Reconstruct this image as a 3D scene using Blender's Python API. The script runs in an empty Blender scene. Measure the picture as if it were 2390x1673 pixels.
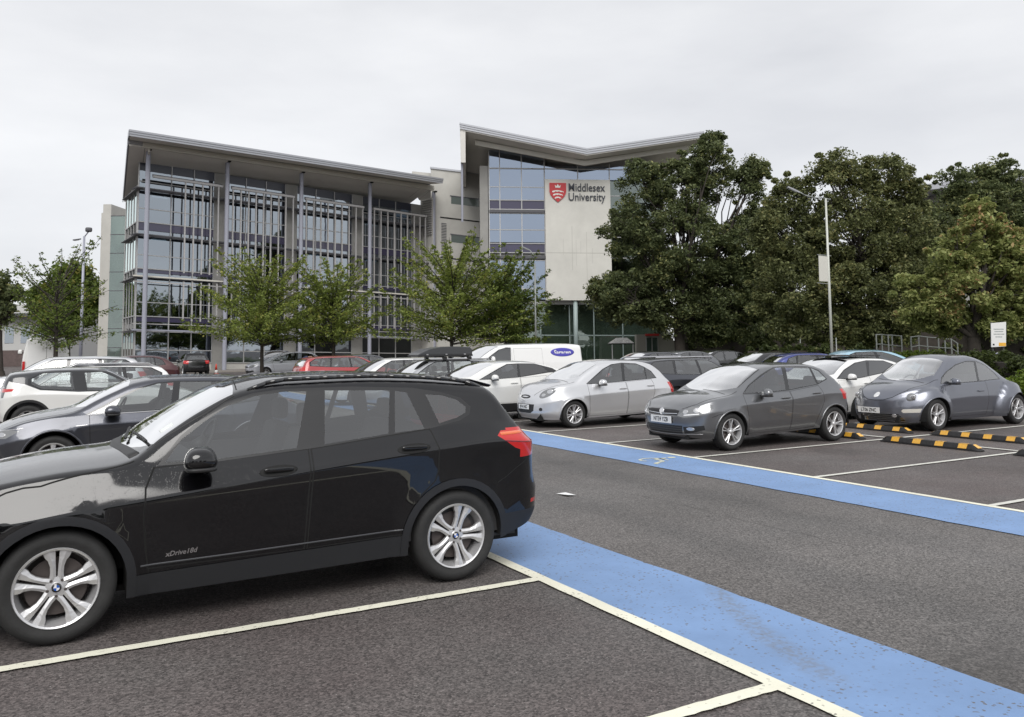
import bpy, bmesh, math, random
import numpy as np
from mathutils import Vector, Matrix
from mathutils.bvhtree import BVHTree
R_ = math.radians
sc = bpy.context.scene
COL = sc.collection
# ---------------------------------------------------------------- camera
# ground frame: stripes run along +Y, parking bays along X, camera stands over the origin
F_PX, PITCH, ROLL, CY, CH, YAW = 1971.4274, 0.0804, -0.0102, 647.64, 1.7561, 0.5125
fw = Vector((math.sin(YAW)*math.cos(PITCH), math.cos(YAW)*math.cos(PITCH), math.sin(PITCH)))
rt = Vector((math.cos(YAW), -math.sin(YAW), 0)); up = rt.cross(fw)
r2 = math.cos(ROLL)*rt + math.sin(ROLL)*up; u2 = -math.sin(ROLL)*rt + math.cos(ROLL)*up
cam = bpy.data.cameras.new('camera'); co = bpy.data.objects.new('camera', cam); COL.objects.link(co)
M = Matrix((r2, u2, -fw)).transposed().to_4x4(); M.translation = Vector((0, 0, CH)); co.matrix_world = M
cam.sensor_fit = 'HORIZONTAL'; cam.sensor_width = 36; cam.lens = 36*F_PX/2390
cam.shift_y = (CY-836.5)/2390; cam.clip_start = 0.05; cam.clip_end = 3000
sc.camera = co
# ---------------------------------------------------------------- world, sun, exposure
SUN_EL, SUN_AZ = R_(46), R_(205)
w = bpy.data.worlds.new('World'); sc.world = w; w.use_nodes = True
nt = w.node_tree; nt.nodes.clear(); N = nt.nodes.new; L = nt.links.new
out = N('ShaderNodeOutputWorld'); bg = N('ShaderNodeBackground'); bg.inputs[1].default_value = 0.1
sky = N('ShaderNodeTexSky'); sky.sky_type = 'NISHITA'; sky.sun_disc = False; sky.sun_elevation = SUN_EL; sky.sun_rotation = SUN_AZ
tc = N('ShaderNodeTexCoord'); mp = N('ShaderNodeMapping'); mp.inputs['Scale'].default_value = (1.0, 1.0, 3.2)
nz = N('ShaderNodeTexNoise'); nz.inputs['Scale'].default_value = 2.4; nz.inputs['Detail'].default_value = 6; nz.inputs['Roughness'].default_value = 0.5
cr = N('ShaderNodeValToRGB'); cr.color_ramp.elements[0].position = 0.30; cr.color_ramp.elements[1].position = 0.72
cr.color_ramp.elements[0].color = (7.1, 7.2, 7.5, 1); cr.color_ramp.elements[1].color = (9.3, 9.35, 9.5, 1)
sx = N('ShaderNodeSeparateXYZ'); hr = N('ShaderNodeMapRange'); hr.inputs[1].default_value = 0.0; hr.inputs[2].default_value = 0.5
hr.inputs[3].default_value = 1.04; hr.inputs[4].default_value = 0.90
mh = N('ShaderNodeMixRGB'); mh.blend_type = 'MULTIPLY'; mh.inputs[0].default_value = 1
mx = N('ShaderNodeMixRGB'); mx.inputs[0].default_value = 0.93
L(tc.outputs['Generated'], mp.inputs[0]); L(mp.outputs[0], nz.inputs[0]); L(nz.outputs[0], cr.inputs[0])
L(tc.outputs['Generated'], sx.inputs[0]); L(sx.outputs[2], hr.inputs[0]); L(cr.outputs[0], mh.inputs[1]); L(hr.outputs[0], mh.inputs[2])
L(sky.outputs[0], mx.inputs[1]); L(mh.outputs[0], mx.inputs[2]); L(mx.outputs[0], bg.inputs[0]); L(bg.outputs[0], out.inputs[0])
sun = bpy.data.lights.new('sun', 'SUN'); sun.energy = 2.2; sun.angle = R_(40); sun.color = (1, 0.975, 0.94)
so = bpy.data.objects.new('sun', sun); COL.objects.link(so)
sd = Vector((math.sin(SUN_AZ)*math.cos(SUN_EL), math.cos(SUN_AZ)*math.cos(SUN_EL), math.sin(SUN_EL)))
so.rotation_euler = sd.to_track_quat('Z', 'Y').to_euler()
vs = sc.view_settings; sc.display_settings.display_device = 'sRGB'; vs.view_transform = 'Standard'; vs.look = 'None'; vs.gamma = 1; vs.use_curve_mapping = False
vs.exposure = 0.16
sc.render.film_transparent = False
sc.cycles.max_bounces = 8; sc.cycles.transparent_max_bounces = 16; sc.cycles.caustics_reflective = False; sc.cycles.caustics_refractive = False

# ---------------------------------------------------------------- materials
MATS = {}
def mat(name, col=(.5, .5, .5), rough=.5, metal=0., coat=0., spec=.5, var=0., vscale=3., bump=0., bscale=40., emit=None, coatr=.03):
    if name in MATS: return MATS[name]
    m = bpy.data.materials.new(name); m.use_nodes = True; t = m.node_tree; p = t.nodes['Principled BSDF']
    p.inputs['Base Color'].default_value = (*col, 1); p.inputs['Roughness'].default_value = rough; p.inputs['Metallic'].default_value = metal
    p.inputs['Coat Weight'].default_value = coat; p.inputs['Coat Roughness'].default_value = coatr; p.inputs['Specular IOR Level'].default_value = spec
    c = t.nodes.new('ShaderNodeTexCoord')
    if var > 0:
        n = t.nodes.new('ShaderNodeTexNoise'); n.inputs['Scale'].default_value = vscale; n.inputs['Detail'].default_value = 8; n.inputs['Roughness'].default_value = .65
        r = t.nodes.new('ShaderNodeValToRGB'); r.color_ramp.elements[0].position = .3; r.color_ramp.elements[1].position = .7
        r.color_ramp.elements[0].color = tuple(x*(1-var) for x in col)+(1,); r.color_ramp.elements[1].color = tuple(min(1, x*(1+var)) for x in col)+(1,)
        t.links.new(c.outputs['Object'], n.inputs[0]); t.links.new(n.outputs[0], r.inputs[0]); t.links.new(r.outputs[0], p.inputs['Base Color'])
    if bump > 0:
        n = t.nodes.new('ShaderNodeTexNoise'); n.inputs['Scale'].default_value = bscale; n.inputs['Detail'].default_value = 4
        b = t.nodes.new('ShaderNodeBump'); b.inputs['Strength'].default_value = bump; b.inputs['Distance'].default_value = .01
        t.links.new(c.outputs['Object'], n.inputs[0]); t.links.new(n.outputs[0], b.inputs['Height']); t.links.new(b.outputs[0], p.inputs['Normal'])
    if emit: p.inputs['Emission Color'].default_value = (*emit[:3], 1); p.inputs['Emission Strength'].default_value = emit[3]
    MATS[name] = m; return m
def paint(name, col, metal=.25, rough=.32, wet=0.):
    if name in MATS: return MATS[name]
    m = mat(name, col, rough, metal, 1., .5); t = m.node_tree; p = t.nodes['Principled BSDF']
    c = t.nodes.new('ShaderNodeTexCoord')
    # thin road film towards the sills: real dirt, breaks up the gloss
    n = t.nodes.new('ShaderNodeTexNoise'); n.inputs['Scale'].default_value = 2.3; n.inputs['Detail'].default_value = 7
    mr = t.nodes.new('ShaderNodeMapRange'); mr.inputs[1].default_value = .4; mr.inputs[2].default_value = .8; mr.inputs[3].default_value = .02; mr.inputs[4].default_value = .12
    t.links.new(c.outputs['Object'], n.inputs[0]); t.links.new(n.outputs[0], mr.inputs[0]); t.links.new(mr.outputs[0], p.inputs['Coat Roughness'])
    if wet > 0:
        v = t.nodes.new('ShaderNodeTexVoronoi'); v.inputs['Scale'].default_value = 120; v.inputs['Randomness'].default_value = 1
        r = t.nodes.new('ShaderNodeMapRange'); r.inputs[1].default_value = .30; r.inputs[2].default_value = .0; r.inputs[3].default_value = 0; r.inputs[4].default_value = 1
        ns = t.nodes.new('ShaderNodeTexNoise'); ns.inputs['Scale'].default_value = 34
        gt = t.nodes.new('ShaderNodeMapRange'); gt.inputs[1].default_value = .50; gt.inputs[2].default_value = .6
        mu = t.nodes.new('ShaderNodeMath'); mu.operation = 'MULTIPLY'
        ge = t.nodes.new('ShaderNodeNewGeometry'); sp = t.nodes.new('ShaderNodeSeparateXYZ'); up_ = t.nodes.new('ShaderNodeMapRange'); up_.inputs[1].default_value = .3; up_.inputs[2].default_value = .7; up_.inputs[3].default_value = 0
        mu2 = t.nodes.new('ShaderNodeMath'); mu2.operation = 'MULTIPLY'
        b = t.nodes.new('ShaderNodeBump'); b.inputs['Strength'].default_value = wet; b.inputs['Distance'].default_value = .004
        t.links.new(c.outputs['Object'], v.inputs[0]); t.links.new(c.outputs['Object'], ns.inputs[0]); t.links.new(v.outputs[0], r.inputs[0]); t.links.new(ns.outputs[0], gt.inputs[0])
        t.links.new(r.outputs[0], mu.inputs[0]); t.links.new(gt.outputs[0], mu.inputs[1]); t.links.new(ge.outputs['Normal'], sp.inputs[0]); t.links.new(sp.outputs[2], up_.inputs[0])
        t.links.new(mu.outputs[0], mu2.inputs[0]); t.links.new(up_.outputs[0], mu2.inputs[1]); t.links.new(mu2.outputs[0], b.inputs['Height'])
        t.links.new(b.outputs[0], p.inputs['Coat Normal']); t.links.new(b.outputs[0], p.inputs['Normal'])
    return m
def glassmat(name, tint=(.35, .38, .38), refl=1.0, ior=1.5, rough=0., gcol=(1, 1, 1)):
    if name in MATS: return MATS[name]
    m = bpy.data.materials.new(name); m.use_nodes = True; t = m.node_tree; t.nodes.clear()
    o = t.nodes.new('ShaderNodeOutputMaterial'); mix = t.nodes.new('ShaderNodeMixShader'); tr = t.nodes.new('ShaderNodeBsdfTransparent'); gl = t.nodes.new('ShaderNodeBsdfGlossy')
    tr.inputs[0].default_value = (*tint, 1); gl.inputs['Roughness'].default_value = rough; gl.inputs[0].default_value = (*gcol, 1)
    fr = t.nodes.new('ShaderNodeFresnel'); fr.inputs[0].default_value = ior
    ge = t.nodes.new('ShaderNodeNewGeometry'); io = t.nodes.new('ShaderNodeMapRange'); io.inputs[3].default_value = ior; io.inputs[4].default_value = 1/ior   # same reflectance seen from inside
    t.links.new(ge.outputs['Backfacing'], io.inputs[0]); t.links.new(io.outputs[0], fr.inputs[0])
    ml = t.nodes.new('ShaderNodeMath'); ml.operation = 'MULTIPLY'; ml.use_clamp = True; rf = t.nodes.new('ShaderNodeMapRange'); rf.inputs[3].default_value = refl; rf.inputs[4].default_value = .5; t.links.new(ge.outputs['Backfacing'], rf.inputs[0]); t.links.new(rf.outputs[0], ml.inputs[1])
    t.links.new(fr.outputs[0], ml.inputs[0]); t.links.new(ml.outputs[0], mix.inputs[0]); t.links.new(tr.outputs[0], mix.inputs[1]); t.links.new(gl.outputs[0], mix.inputs[2]); t.links.new(mix.outputs[0], o.inputs[0])
    MATS[name] = m; return m
BLACKPL = mat('black_plastic', (.018, .018, .019), .5, bump=.08, bscale=300)
GLOSSB = mat('gloss_black', (.006, .006, .007), .08, coat=1)
RUBBER = mat('tyre_rubber', (.022, .022, .022), .75, var=.3, vscale=9, bump=.15, bscale=60)
ALLOY = mat('alloy', (.66, .66, .67), .36, .65)
ALLOYD = mat('dull_alloy', (.42, .42, .43), .35, .8)
DARK = mat('dark_underbody', (.008, .008, .008), .9)
SEAM = mat('panel_gap', (.004, .004, .004), .8)
CHROME = mat('chrome', (.75, .75, .76), .08, 1.)
SEAT = mat('seat_cloth', (.03, .031, .034), .9, var=.2)
CABIN = mat('cabin_trim', (.045, .045, .048), .7)
WGLASS = glassmat('windscreen_glass', (.50, .53, .52), 6.5, rough=.05)
SGLASS = glassmat('side_glass', (.62, .65, .65), 4.0)
PGLASS = glassmat('privacy_glass', (.10, .105, .12), 3.4)
REDL = mat('red_lens', (.5, .012, .012), .1, coat=1, emit=(.6, .01, .01, .04))
ORANGEL = mat('amber_lens', (.75, .12, .03), .1, coat=1)
CLEARL = mat('headlamp_lens', (.22, .225, .23), .08, .3, 1.)
LAMPR = mat('lamp_reflector', (.58, .58, .59), .22, .8)
PLATEW = mat('plate_white', (.75, .75, .74), .4); PLATEY = mat('plate_yellow', (.75, .45, .02), .4); INK = mat('black_ink', (.01, .01, .01), .6)
DISCM = mat('brake_disc', (.11, .095, .09), .5, .6)

# ---------------------------------------------------------------- object helpers
def link(o, parent=None):
    COL.objects.link(o)
    if parent is not None: o.parent = parent
    return o
def tag(o, label=None, cat=None, group=None, kind=None):
    if label: o['label'] = label
    if cat: o['category'] = cat
    if group: o['group'] = group
    if kind: o['kind'] = kind
    return o
def empty(name, loc=(0, 0, 0), rz=0., label=None, cat=None, group=None):
    o = bpy.data.objects.new(name, None); o.empty_display_size = .3; o.location = loc; o.rotation_euler = (0, 0, rz); link(o); return tag(o, label, cat, group)
def from_bm(name, bm, m, parent=None, smooth=False, recalc=True):
    if recalc: bmesh.ops.recalc_face_normals(bm, faces=bm.faces[:])
    me = bpy.data.meshes.new(name); bm.to_mesh(me); bm.free()
    if smooth: me.polygons.foreach_set('use_smooth', [True]*len(me.polygons))
    if m is not None: me.materials.append(m)
    return link(bpy.data.objects.new(name, me), parent)
class MB:
    """collects simple solids, then links them as ONE mesh object"""
    def __init__(s): s.v = []; s.f = []
    def add(s, vs, fs): k = len(s.v); s.v += [tuple(p) for p in vs]; s.f += [tuple(i+k for i in f) for f in fs]; return s
    def hexa(s, p): return s.add(p, [(0, 3, 2, 1), (4, 5, 6, 7), (0, 1, 5, 4), (1, 2, 6, 5), (2, 3, 7, 6), (3, 0, 4, 7)])
    def box(s, x0, x1, y0, y1, z0, z1): return s.hexa([(x0, y0, z0), (x1, y0, z0), (x1, y1, z0), (x0, y1, z0), (x0, y0, z1), (x1, y0, z1), (x1, y1, z1), (x0, y1, z1)])
    def tube(s, p, q, r0, r1=None, n=8, cap=True):
        r1 = r0 if r1 is None else r1; p = Vector(p); q = Vector(q); d = (q-p)
        if d.length < 1e-6: return s
        d.normalize(); a = d.orthogonal().normalized(); b = d.cross(a)
        vs = []
        for c, r in ((p, r0), (q, r1)):
            for i in range(n): t = 2*math.pi*i/n; vs.append(c+a*(r*math.cos(t))+b*(r*math.sin(t)))
        fs = [(i, (i+1) % n, n+(i+1) % n, n+i) for i in range(n)]
        if cap: fs += [tuple(range(n-1, -1, -1)), tuple(range(n, 2*n))]
        return s.add(vs, fs)
    def prism(s, poly, f0, f1):
        """poly: 2D points, f0/f1 map a 2D point to 3D on both ends"""
        n = len(poly); vs = [f0(*p) for p in poly]+[f1(*p) for p in poly]
        return s.add(vs, [tuple(range(n)), tuple(range(2*n-1, n-1, -1))]+[(i, n+i, n+(i+1) % n, (i+1) % n) for i in range(n)])
    def build(s, name, m, parent=None, smooth=False, bevel=0., T=None):
        bm = bmesh.new(); vv = [bm.verts.new(T(*p) if T else p) for p in s.v]
        for f in s.f:
            try: bm.faces.new([vv[i] for i in f])
            except ValueError: pass
        if bevel > 0: bmesh.ops.bevel(bm, geom=bm.edges[:], offset=bevel, segments=2, affect='EDGES', profile=.6)
        bm.normal_update(); bmesh.ops.recalc_face_normals(bm, faces=bm.faces[:])
        return from_bm(name, bm, m, parent, smooth)
def blob(name, size, loc, m, parent, shape=None, lv=2, rot=None, pw=4.):
    """rounded solid: subdivided cube pulled towards a superellipsoid"""
    bm = bmesh.new(); bmesh.ops.create_cube(bm, size=2); bmesh.ops.subdivide_edges(bm, edges=bm.edges[:], cuts=5, use_grid_fill=True)
    for v in bm.verts:
        p = v.co; k = pw; n = (abs(p.x)**k+abs(p.y)**k+abs(p.z)**k)**(1/k); q = p/n if n else p
        if shape: q = Vector(shape(*q))
        q = Vector((q.x*size[0]/2, q.y*size[1]/2, q.z*size[2]/2))
        if rot: q = rot @ q
        v.co = q+Vector(loc)
    return from_bm(name, bm, m, parent, True)
def lathe(prof, n=48):
    """prof: (radius, y) pairs spun about the Y axis"""
    vs = []; fs = []; k = len(prof)
    for i in range(n):
        a = 2*math.pi*i/n
        for r, y in prof: vs.append((r*math.cos(a), y, r*math.sin(a)))
    for i in range(n):
        for j in range(k-1): a = i*k+j; b = ((i+1) % n)*k+j; fs.append((a, a+1, b+1, b))
    return vs, fs
def pchip(pts):
    xs = np.array([p[0] for p in pts], float); ys = np.array([p[1] for p in pts], float)
    if len(xs) == 1: return lambda x: np.full_like(np.asarray(x, float), ys[0])
    h = np.diff(xs); dl = np.diff(ys)/h; m = np.zeros(len(xs)); m[0] = dl[0]; m[-1] = dl[-1]
    for i in range(1, len(xs)-1):
        if dl[i-1]*dl[i] > 0: w1 = 2*h[i]+h[i-1]; w2 = h[i]+2*h[i-1]; m[i] = (w1+w2)/(w1/dl[i-1]+w2/dl[i])
    def f(x):
        x = np.asarray(x, float); xc = np.clip(x, xs[0], xs[-1]); i = np.clip(np.searchsorted(xs, xc)-1, 0, len(xs)-2)
        t = (xc-xs[i])/h[i]; return (2*t**3-3*t**2+1)*ys[i]+(t**3-2*t**2+t)*h[i]*m[i]+(-2*t**3+3*t**2)*ys[i+1]+(t**3-t**2)*h[i]*m[i+1]
    return f
def text_obj(name, s, size, m, parent, M4, depth=.004, align='CENTER', bold=0., shear=0., sx=1.):
    cu = bpy.data.curves.new('t', 'FONT'); cu.body = s; cu.size = size; cu.extrude = depth; cu.align_x = align; cu.align_y = 'CENTER'; cu.offset = bold; cu.shear = shear; cu.resolution_u = 3
    cu.space_character = 1.0
    o = bpy.data.objects.new('t', cu); COL.objects.link(o); dg = bpy.context.evaluated_depsgraph_get(); dg.update()
    me = bpy.data.meshes.new_from_object(o.evaluated_get(dg)); bpy.data.objects.remove(o); me.name = name
    me.transform(Matrix.Diagonal((sx, 1, 1, 1))); me.transform(M4); me.materials.clear(); me.materials.append(m)
    return link(bpy.data.objects.new(name, me), parent)
def frame4(o, x, y):
    x = Vector(x).normalized(); y = Vector(y).normalized(); z = x.cross(y); M4 = Matrix((x, y, z)).transposed().to_4x4(); M4.translation = Vector(o); return M4
# ---------------------------------------------------------------- vehicles
# car frame: x runs from the nose (negative) to the tail, front axle at x=0, z up, the side shown to the camera is -y
def fillet(pts, rad, seg, nf=3):
    out = []; n = len(pts); P = [np.array(p, float) for p in pts]; a = P[0]
    for i in range(1, n):
        if i < n-1:
            d0 = np.linalg.norm(P[i]-P[i-1]); d1 = np.linalg.norm(P[i+1]-P[i]); r = min(rad[i-1], .45*d0, .45*d1)
            b = P[i]+(P[i-1]-P[i])*(r/max(d0, 1e-9)); c = P[i]+(P[i+1]-P[i])*(r/max(d1, 1e-9))
        else: b = P[i]; c = None
        for k in range(seg[i-1]): out.append(a+(b-a)*k/seg[i-1])
        if c is not None:
            for k in range(nf): t = k/nf; out.append((1-t)**2*b+2*t*(1-t)*P[i]+t*t*c)
            a = c
    out.append(P[-1]); return out
class Shell:
    def __init__(s, S, detail=1.):
        s.S = S; W = S['W']; L0, L1 = S['L0'], S['L1']; H = pchip
        zt, zs, zc, zb = H(S['top']), H(S['belt']), H(S['crease']), H(S['bot']); W_ = H(S.get('wid', [(0, W)]))
        oF, oR = H(S['offF']), H(S['offR']); RF, RR = S.get('RF', .6), S.get('RR', .4); pF, pR = S.get('pF', 2.8), S.get('pR', 3.2)
        crn = H(S.get('crown', [(0, .05)])); tum = S.get('tum', .36); d2 = S.get('d2', .065); d1 = S.get('d1', .035); tuck = S.get('tuck', .09)
        nN = int(12*detail)+3; nM = int(70*detail); seg = [2, 3, 3, 5, 2, 3] if detail < .8 else [3, 4, 3, 7, 3, 5]
        us = []
        for i in range(nN): t = math.pi/2*i/nN; us.append((L0+RF-RF*math.cos(t)**(2/pF), math.sin(t)**(2/pF)))
        for i in range(nM): us.append((L0+RF+(L1-RR-L0-RF)*i/nM, 1.))
        for i in range(nN+1): t = math.pi/2*i/nN; us.append((L1-RR+RR*math.sin(t)**(2/pR), max(0., math.cos(t))**(2/pR)))
        s.rail = lambda x: (float(W_(x))-d2-.03-tum*max(float(zt(x)-crn(x)-zs(x)), .005), float(zt(x)-crn(x)))
        grid = []
        for x, k in us:
            w_ = float(W_(x)); b, e, c, t = float(zb(x)), float(zs(x)), float(zc(x)), float(zt(x)); cr_ = float(crn(x))
            e = min(e, t-cr_-.012); c = min(c, e-.04); zr = max(t-cr_, e+.01); m = b+.30*(c-b)
            y4 = w_-d2-.03-tum*(zr-e)
            Q = [(w_-tuck, b), (w_-d1, m), (w_, c), (w_-d2, e), (y4, zr), (y4*.5, t-.18*cr_), (0, t)]
            sec = fillet(Q, [.08, S.get('rc', .02), .016, S.get('rr', .08), .3], seg)
            row = []
            for y, z in sec:
                for (xw, zw, rf, fa) in S['flare']:
                    r = math.hypot(x-xw, z-zw)/rf
                    if r < 1 and z < e+.12: y += fa*math.sqrt(1-r**4)*min(1, max(0, (e+.12-z)/.1))
                y *= k; xx = x
                if x < L0+RF: xx += float(oF(z))*((L0+RF-x)/RF)**1.5
                if x > L1-RR: xx += float(oR(z))*((x-L1+RR)/RR)**1.5
                if 'bulge' in S: xx += S['bulge'](x, y, z)
                row.append((xx, y, z))
            grid.append(row)
        bm = bmesh.new(); nv = len(grid[0]); V = []
        for row in grid:
            V.append([bm.verts.new((x, -y, z)) for x, y, z in row]+[bm.verts.new((x, y, z)) for x, y, z in reversed(row[:-1])])
        for i in range(len(V)-1):
            for j in range(2*nv-2): bm.faces.new((V[i][j], V[i+1][j], V[i+1][j+1], V[i][j+1]))
        bmesh.ops.remove_doubles(bm, verts=bm.verts[:], dist=.0008); bmesh.ops.dissolve_degenerate(bm, dist=1e-5, edges=bm.edges[:])
        bm.normal_update()
        if sum(f.normal.z*f.calc_area() for f in bm.faces) < 0: bmesh.ops.reverse_faces(bm, faces=bm.faces[:]); bm.normal_update()
        s.bm = bm; s.base_co = None
        b2 = bm.copy(); bmesh.ops.triangulate(b2, faces=b2.faces[:]); b2.normal_update(); b2.verts.ensure_lookup_table()
        s.bvh = BVHTree.FromBMesh(b2); s.tri = [tuple(v.index for v in f.verts) for f in b2.faces]; s.co = [v.co.copy() for v in b2.verts]; s.no = [v.normal.copy() for v in b2.verts]; b2.free()
        s.lay = bm.faces.layers.int.new('part'); s.parts = {}; s.np = 0
    def normal_at(s, p):
        loc, n, i, d = s.bvh.find_nearest(p)
        if i is None: return Vector((0, 0, 1))
        a, b, c = s.tri[i]; A, B, Cc = s.co[a], s.co[b], s.co[c]; v0 = B-A; v1 = Cc-A; v2 = loc-A
        d00 = v0.dot(v0); d01 = v0.dot(v1); d11 = v1.dot(v1); d20 = v2.dot(v0); d21 = v2.dot(v1); den = d00*d11-d01*d01
        if abs(den) < 1e-14: return n
        v = (d11*d20-d01*d21)/den; w_ = (d00*d21-d01*d20)/den
        q = s.no[a]*(1-v-w_)+s.no[b]*v+s.no[c]*w_; return q.normalized() if q.length > 1e-6 else n
    def cut(s, name, poly, view, m, side=0, src=(0,), par=None, off=0., keep=True):
        """split the shell along a 2D outline and give the faces inside a part of their own"""
        ax = {'side': (0, 2), 'top': (0, 1), 'front': (1, 2), 'rear': (1, 2)}[view]; fa = 3-ax[0]-ax[1]
        if side and view in ('front', 'rear') : poly = [(side*p[0], p[1]) for p in poly]
        def ok(f):
            c = f.calc_center_median(); n = f.normal
            if view == 'side': return c.y*side > (.60*s.S['W'] if name in ('tail_light', 'headlight', 'rear_reflector') else .02)
            if view == 'top': return n.z > .12
            if view == 'front': return n.x < -.12 and c.x < s.S.get('frontx', 0)
            return n.x > .12 and c.x > s.S['L1']-1.6
        x0 = min(p[0] for p in poly); x1 = max(p[0] for p in poly); y0 = min(p[1] for p in poly); y1 = max(p[1] for p in poly)
        F = []
        for f in s.bm.faces:
            if f[s.lay] not in src or not ok(f): continue
            c = [v.co[ax[0]] for v in f.verts]; d = [v.co[ax[1]] for v in f.verts]
            if max(c) < x0 or min(c) > x1 or max(d) < y0 or min(d) > y1: continue
            F.append(f)
        n = len(poly)
        for i in range(n):
            a = poly[i]; b = poly[(i+1) % n]; dx, dy = b[0]-a[0], b[1]-a[1]
            if dx*dx+dy*dy < 1e-10: continue
            pc = [0, 0, 0]; pc[ax[0]] = a[0]; pc[ax[1]] = a[1]; pn = [0, 0, 0]; pn[ax[0]] = dy; pn[ax[1]] = -dx
            lo0, hi0 = min(a[0], b[0])-.03, max(a[0], b[0])+.03; lo1, hi1 = min(a[1], b[1])-.03, max(a[1], b[1])+.03
            G = []; K = []
            for f in F:
                if not f.is_valid: continue
                c = [v.co[ax[0]] for v in f.verts]; d = [v.co[ax[1]] for v in f.verts]
                (G if not (max(c) < lo0 or min(c) > hi0 or max(d) < lo1 or min(d) > hi1) else K).append(f)
            if not G: continue
            E = set(e for f in G for e in f.edges); Vv = set(v for f in G for v in f.verts)
            r = bmesh.ops.bisect_plane(s.bm, geom=G+list(E)+list(Vv), plane_co=pc, plane_no=pn, dist=1e-5)
            fs = set(g for g in r['geom'] if isinstance(g, bmesh.types.BMFace))
            F = K+[f for f in fs if f.is_valid]
        s.np += 1; pid = s.np
        def inside(px, py):
            c = False; j = n-1
            for i in range(n):
                xi, yi = poly[i]; xj, yj = poly[j]
                if (yi > py) != (yj > py) and px < (xj-xi)*(py-yi)/(yj-yi)+xi: c = not c
                j = i
            return c
        got = 0
        for f in F:
            if f.is_valid and f[s.lay] in src:
                c = f.calc_center_median()
                if inside(c[ax[0]], c[ax[1]]): f[s.lay] = pid; got += 1
        s.parts[pid] = (name, m, par, off, keep); return pid
    def emit(s, root, body_name, body_mat):
        s.parts[0] = (body_name, body_mat, None, 0., True); objs = {}
        for pid in sorted(s.parts):
            name, m, par, off, keep = s.parts[pid]
            if not keep: continue
            fs = [f for f in s.bm.faces if f[s.lay] == pid]
            if not fs: continue
            idx = {}; vs = []; fc = []
            for f in fs:
                r = []
                for v in f.verts:
                    if v not in idx: idx[v] = len(vs); vs.append(v.co.copy())
                    r.append(idx[v])
                fc.append(r)
            ns = [s.normal_at(v) for v in vs]
            if name == 'side_window':   # panes are almost flat
                av = sum((f.normal for f in fs), Vector()).normalized(); ns = [(av*.85+n*.15).normalized() for n in ns]
            if off: vs = [v+n*off for v, n in zip(vs, ns)]
            me = bpy.data.meshes.new(name); me.from_pydata([tuple(v) for v in vs], [], fc); me.materials.append(m)
            me.polygons.foreach_set('use_smooth', [True]*len(fc)); me.normals_split_custom_set_from_vertices([tuple(n) for n in ns])
            o = bpy.data.objects.new(name, me); link(o, objs.get(par, root)); objs[pid] = o
        return objs
    def ray(s, view, a, b, side=-1):
        o, d = {'side': (Vector((a, 4*side, b)), Vector((0, -side, 0))), 'front': (Vector((-8, a, b)), Vector((1, 0, 0))), 'rear': (Vector((12, a, b)), Vector((-1, 0, 0))), 'top': (Vector((a, b, 5)), Vector((0, 0, -1)))}[view]
        h = s.bvh.ray_cast(o, d); return h[0], (s.normal_at(h[0]) if h[0] is not None else None)
    def patch(s, name, poly, view, m, root, off=.004, side=-1, res=10, thick=.006):
        """a thin moulded part lying on the skin (lamp, grille, badge): outline projected onto the body"""
        bm = bmesh.new(); x0 = min(p[0] for p in poly); x1 = max(p[0] for p in poly); y0 = min(p[1] for p in poly); y1 = max(p[1] for p in poly); n = len(poly)
        g = [[bm.verts.new((x0+(x1-x0)*i/res, y0+(y1-y0)*j/res, 0)) for j in range(res+1)] for i in range(res+1)]
        for i in range(res):
            for j in range(res): bm.faces.new((g[i][j], g[i+1][j], g[i+1][j+1], g[i][j+1]))
        for i in range(n):
            a = poly[i]; b = poly[(i+1) % n]
            if abs(a[0]-b[0])+abs(a[1]-b[1]) < 1e-7: continue
            bmesh.ops.bisect_plane(bm, geom=bm.verts[:]+bm.edges[:]+bm.faces[:], plane_co=(a[0], a[1], 0), plane_no=(b[1]-a[1], a[0]-b[0], 0), dist=1e-6)
        def inside(px, py):
            c = False; j = n-1
            for i in range(n):
                xi, yi = poly[i]; xj, yj = poly[j]
                if (yi > py) != (yj > py) and px < (xj-xi)*(py-yi)/(yj-yi)+xi: c = not c
                j = i
            return c
        bmesh.ops.delete(bm, geom=[f for f in bm.faces if not inside(*f.calc_center_median()[:2])], context='FACES')
        bad = []
        for v in bm.verts:
            h, nn = s.ray(view, v.co.x, v.co.y, side)
            if h is None: bad.append(v)
            else: v.co = h+nn*off
        bmesh.ops.delete(bm, geom=bad, context='VERTS')
        if not bm.faces: bm.free(); return None
        bm.normal_update()
        avg = sum((f.normal for f in bm.faces), Vector()); want = {'side': Vector((0, side, 0)), 'front': Vector((-1, 0, 0)), 'rear': Vector((1, 0, 0)), 'top': Vector((0, 0, 1))}[view]
        if avg.dot(want) < 0: bmesh.ops.reverse_faces(bm, faces=bm.faces[:])
        be = [e for e in bm.edges if e.is_boundary]; r = bmesh.ops.extrude_edge_only(bm, edges=be)
        nm = {}
        for v in r['geom']:
            if isinstance(v, bmesh.types.BMVert): v.co = v.co - s.normal_at(v.co)*(thick+off)
        return from_bm(name, bm, m, root, True, recalc=False)
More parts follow.
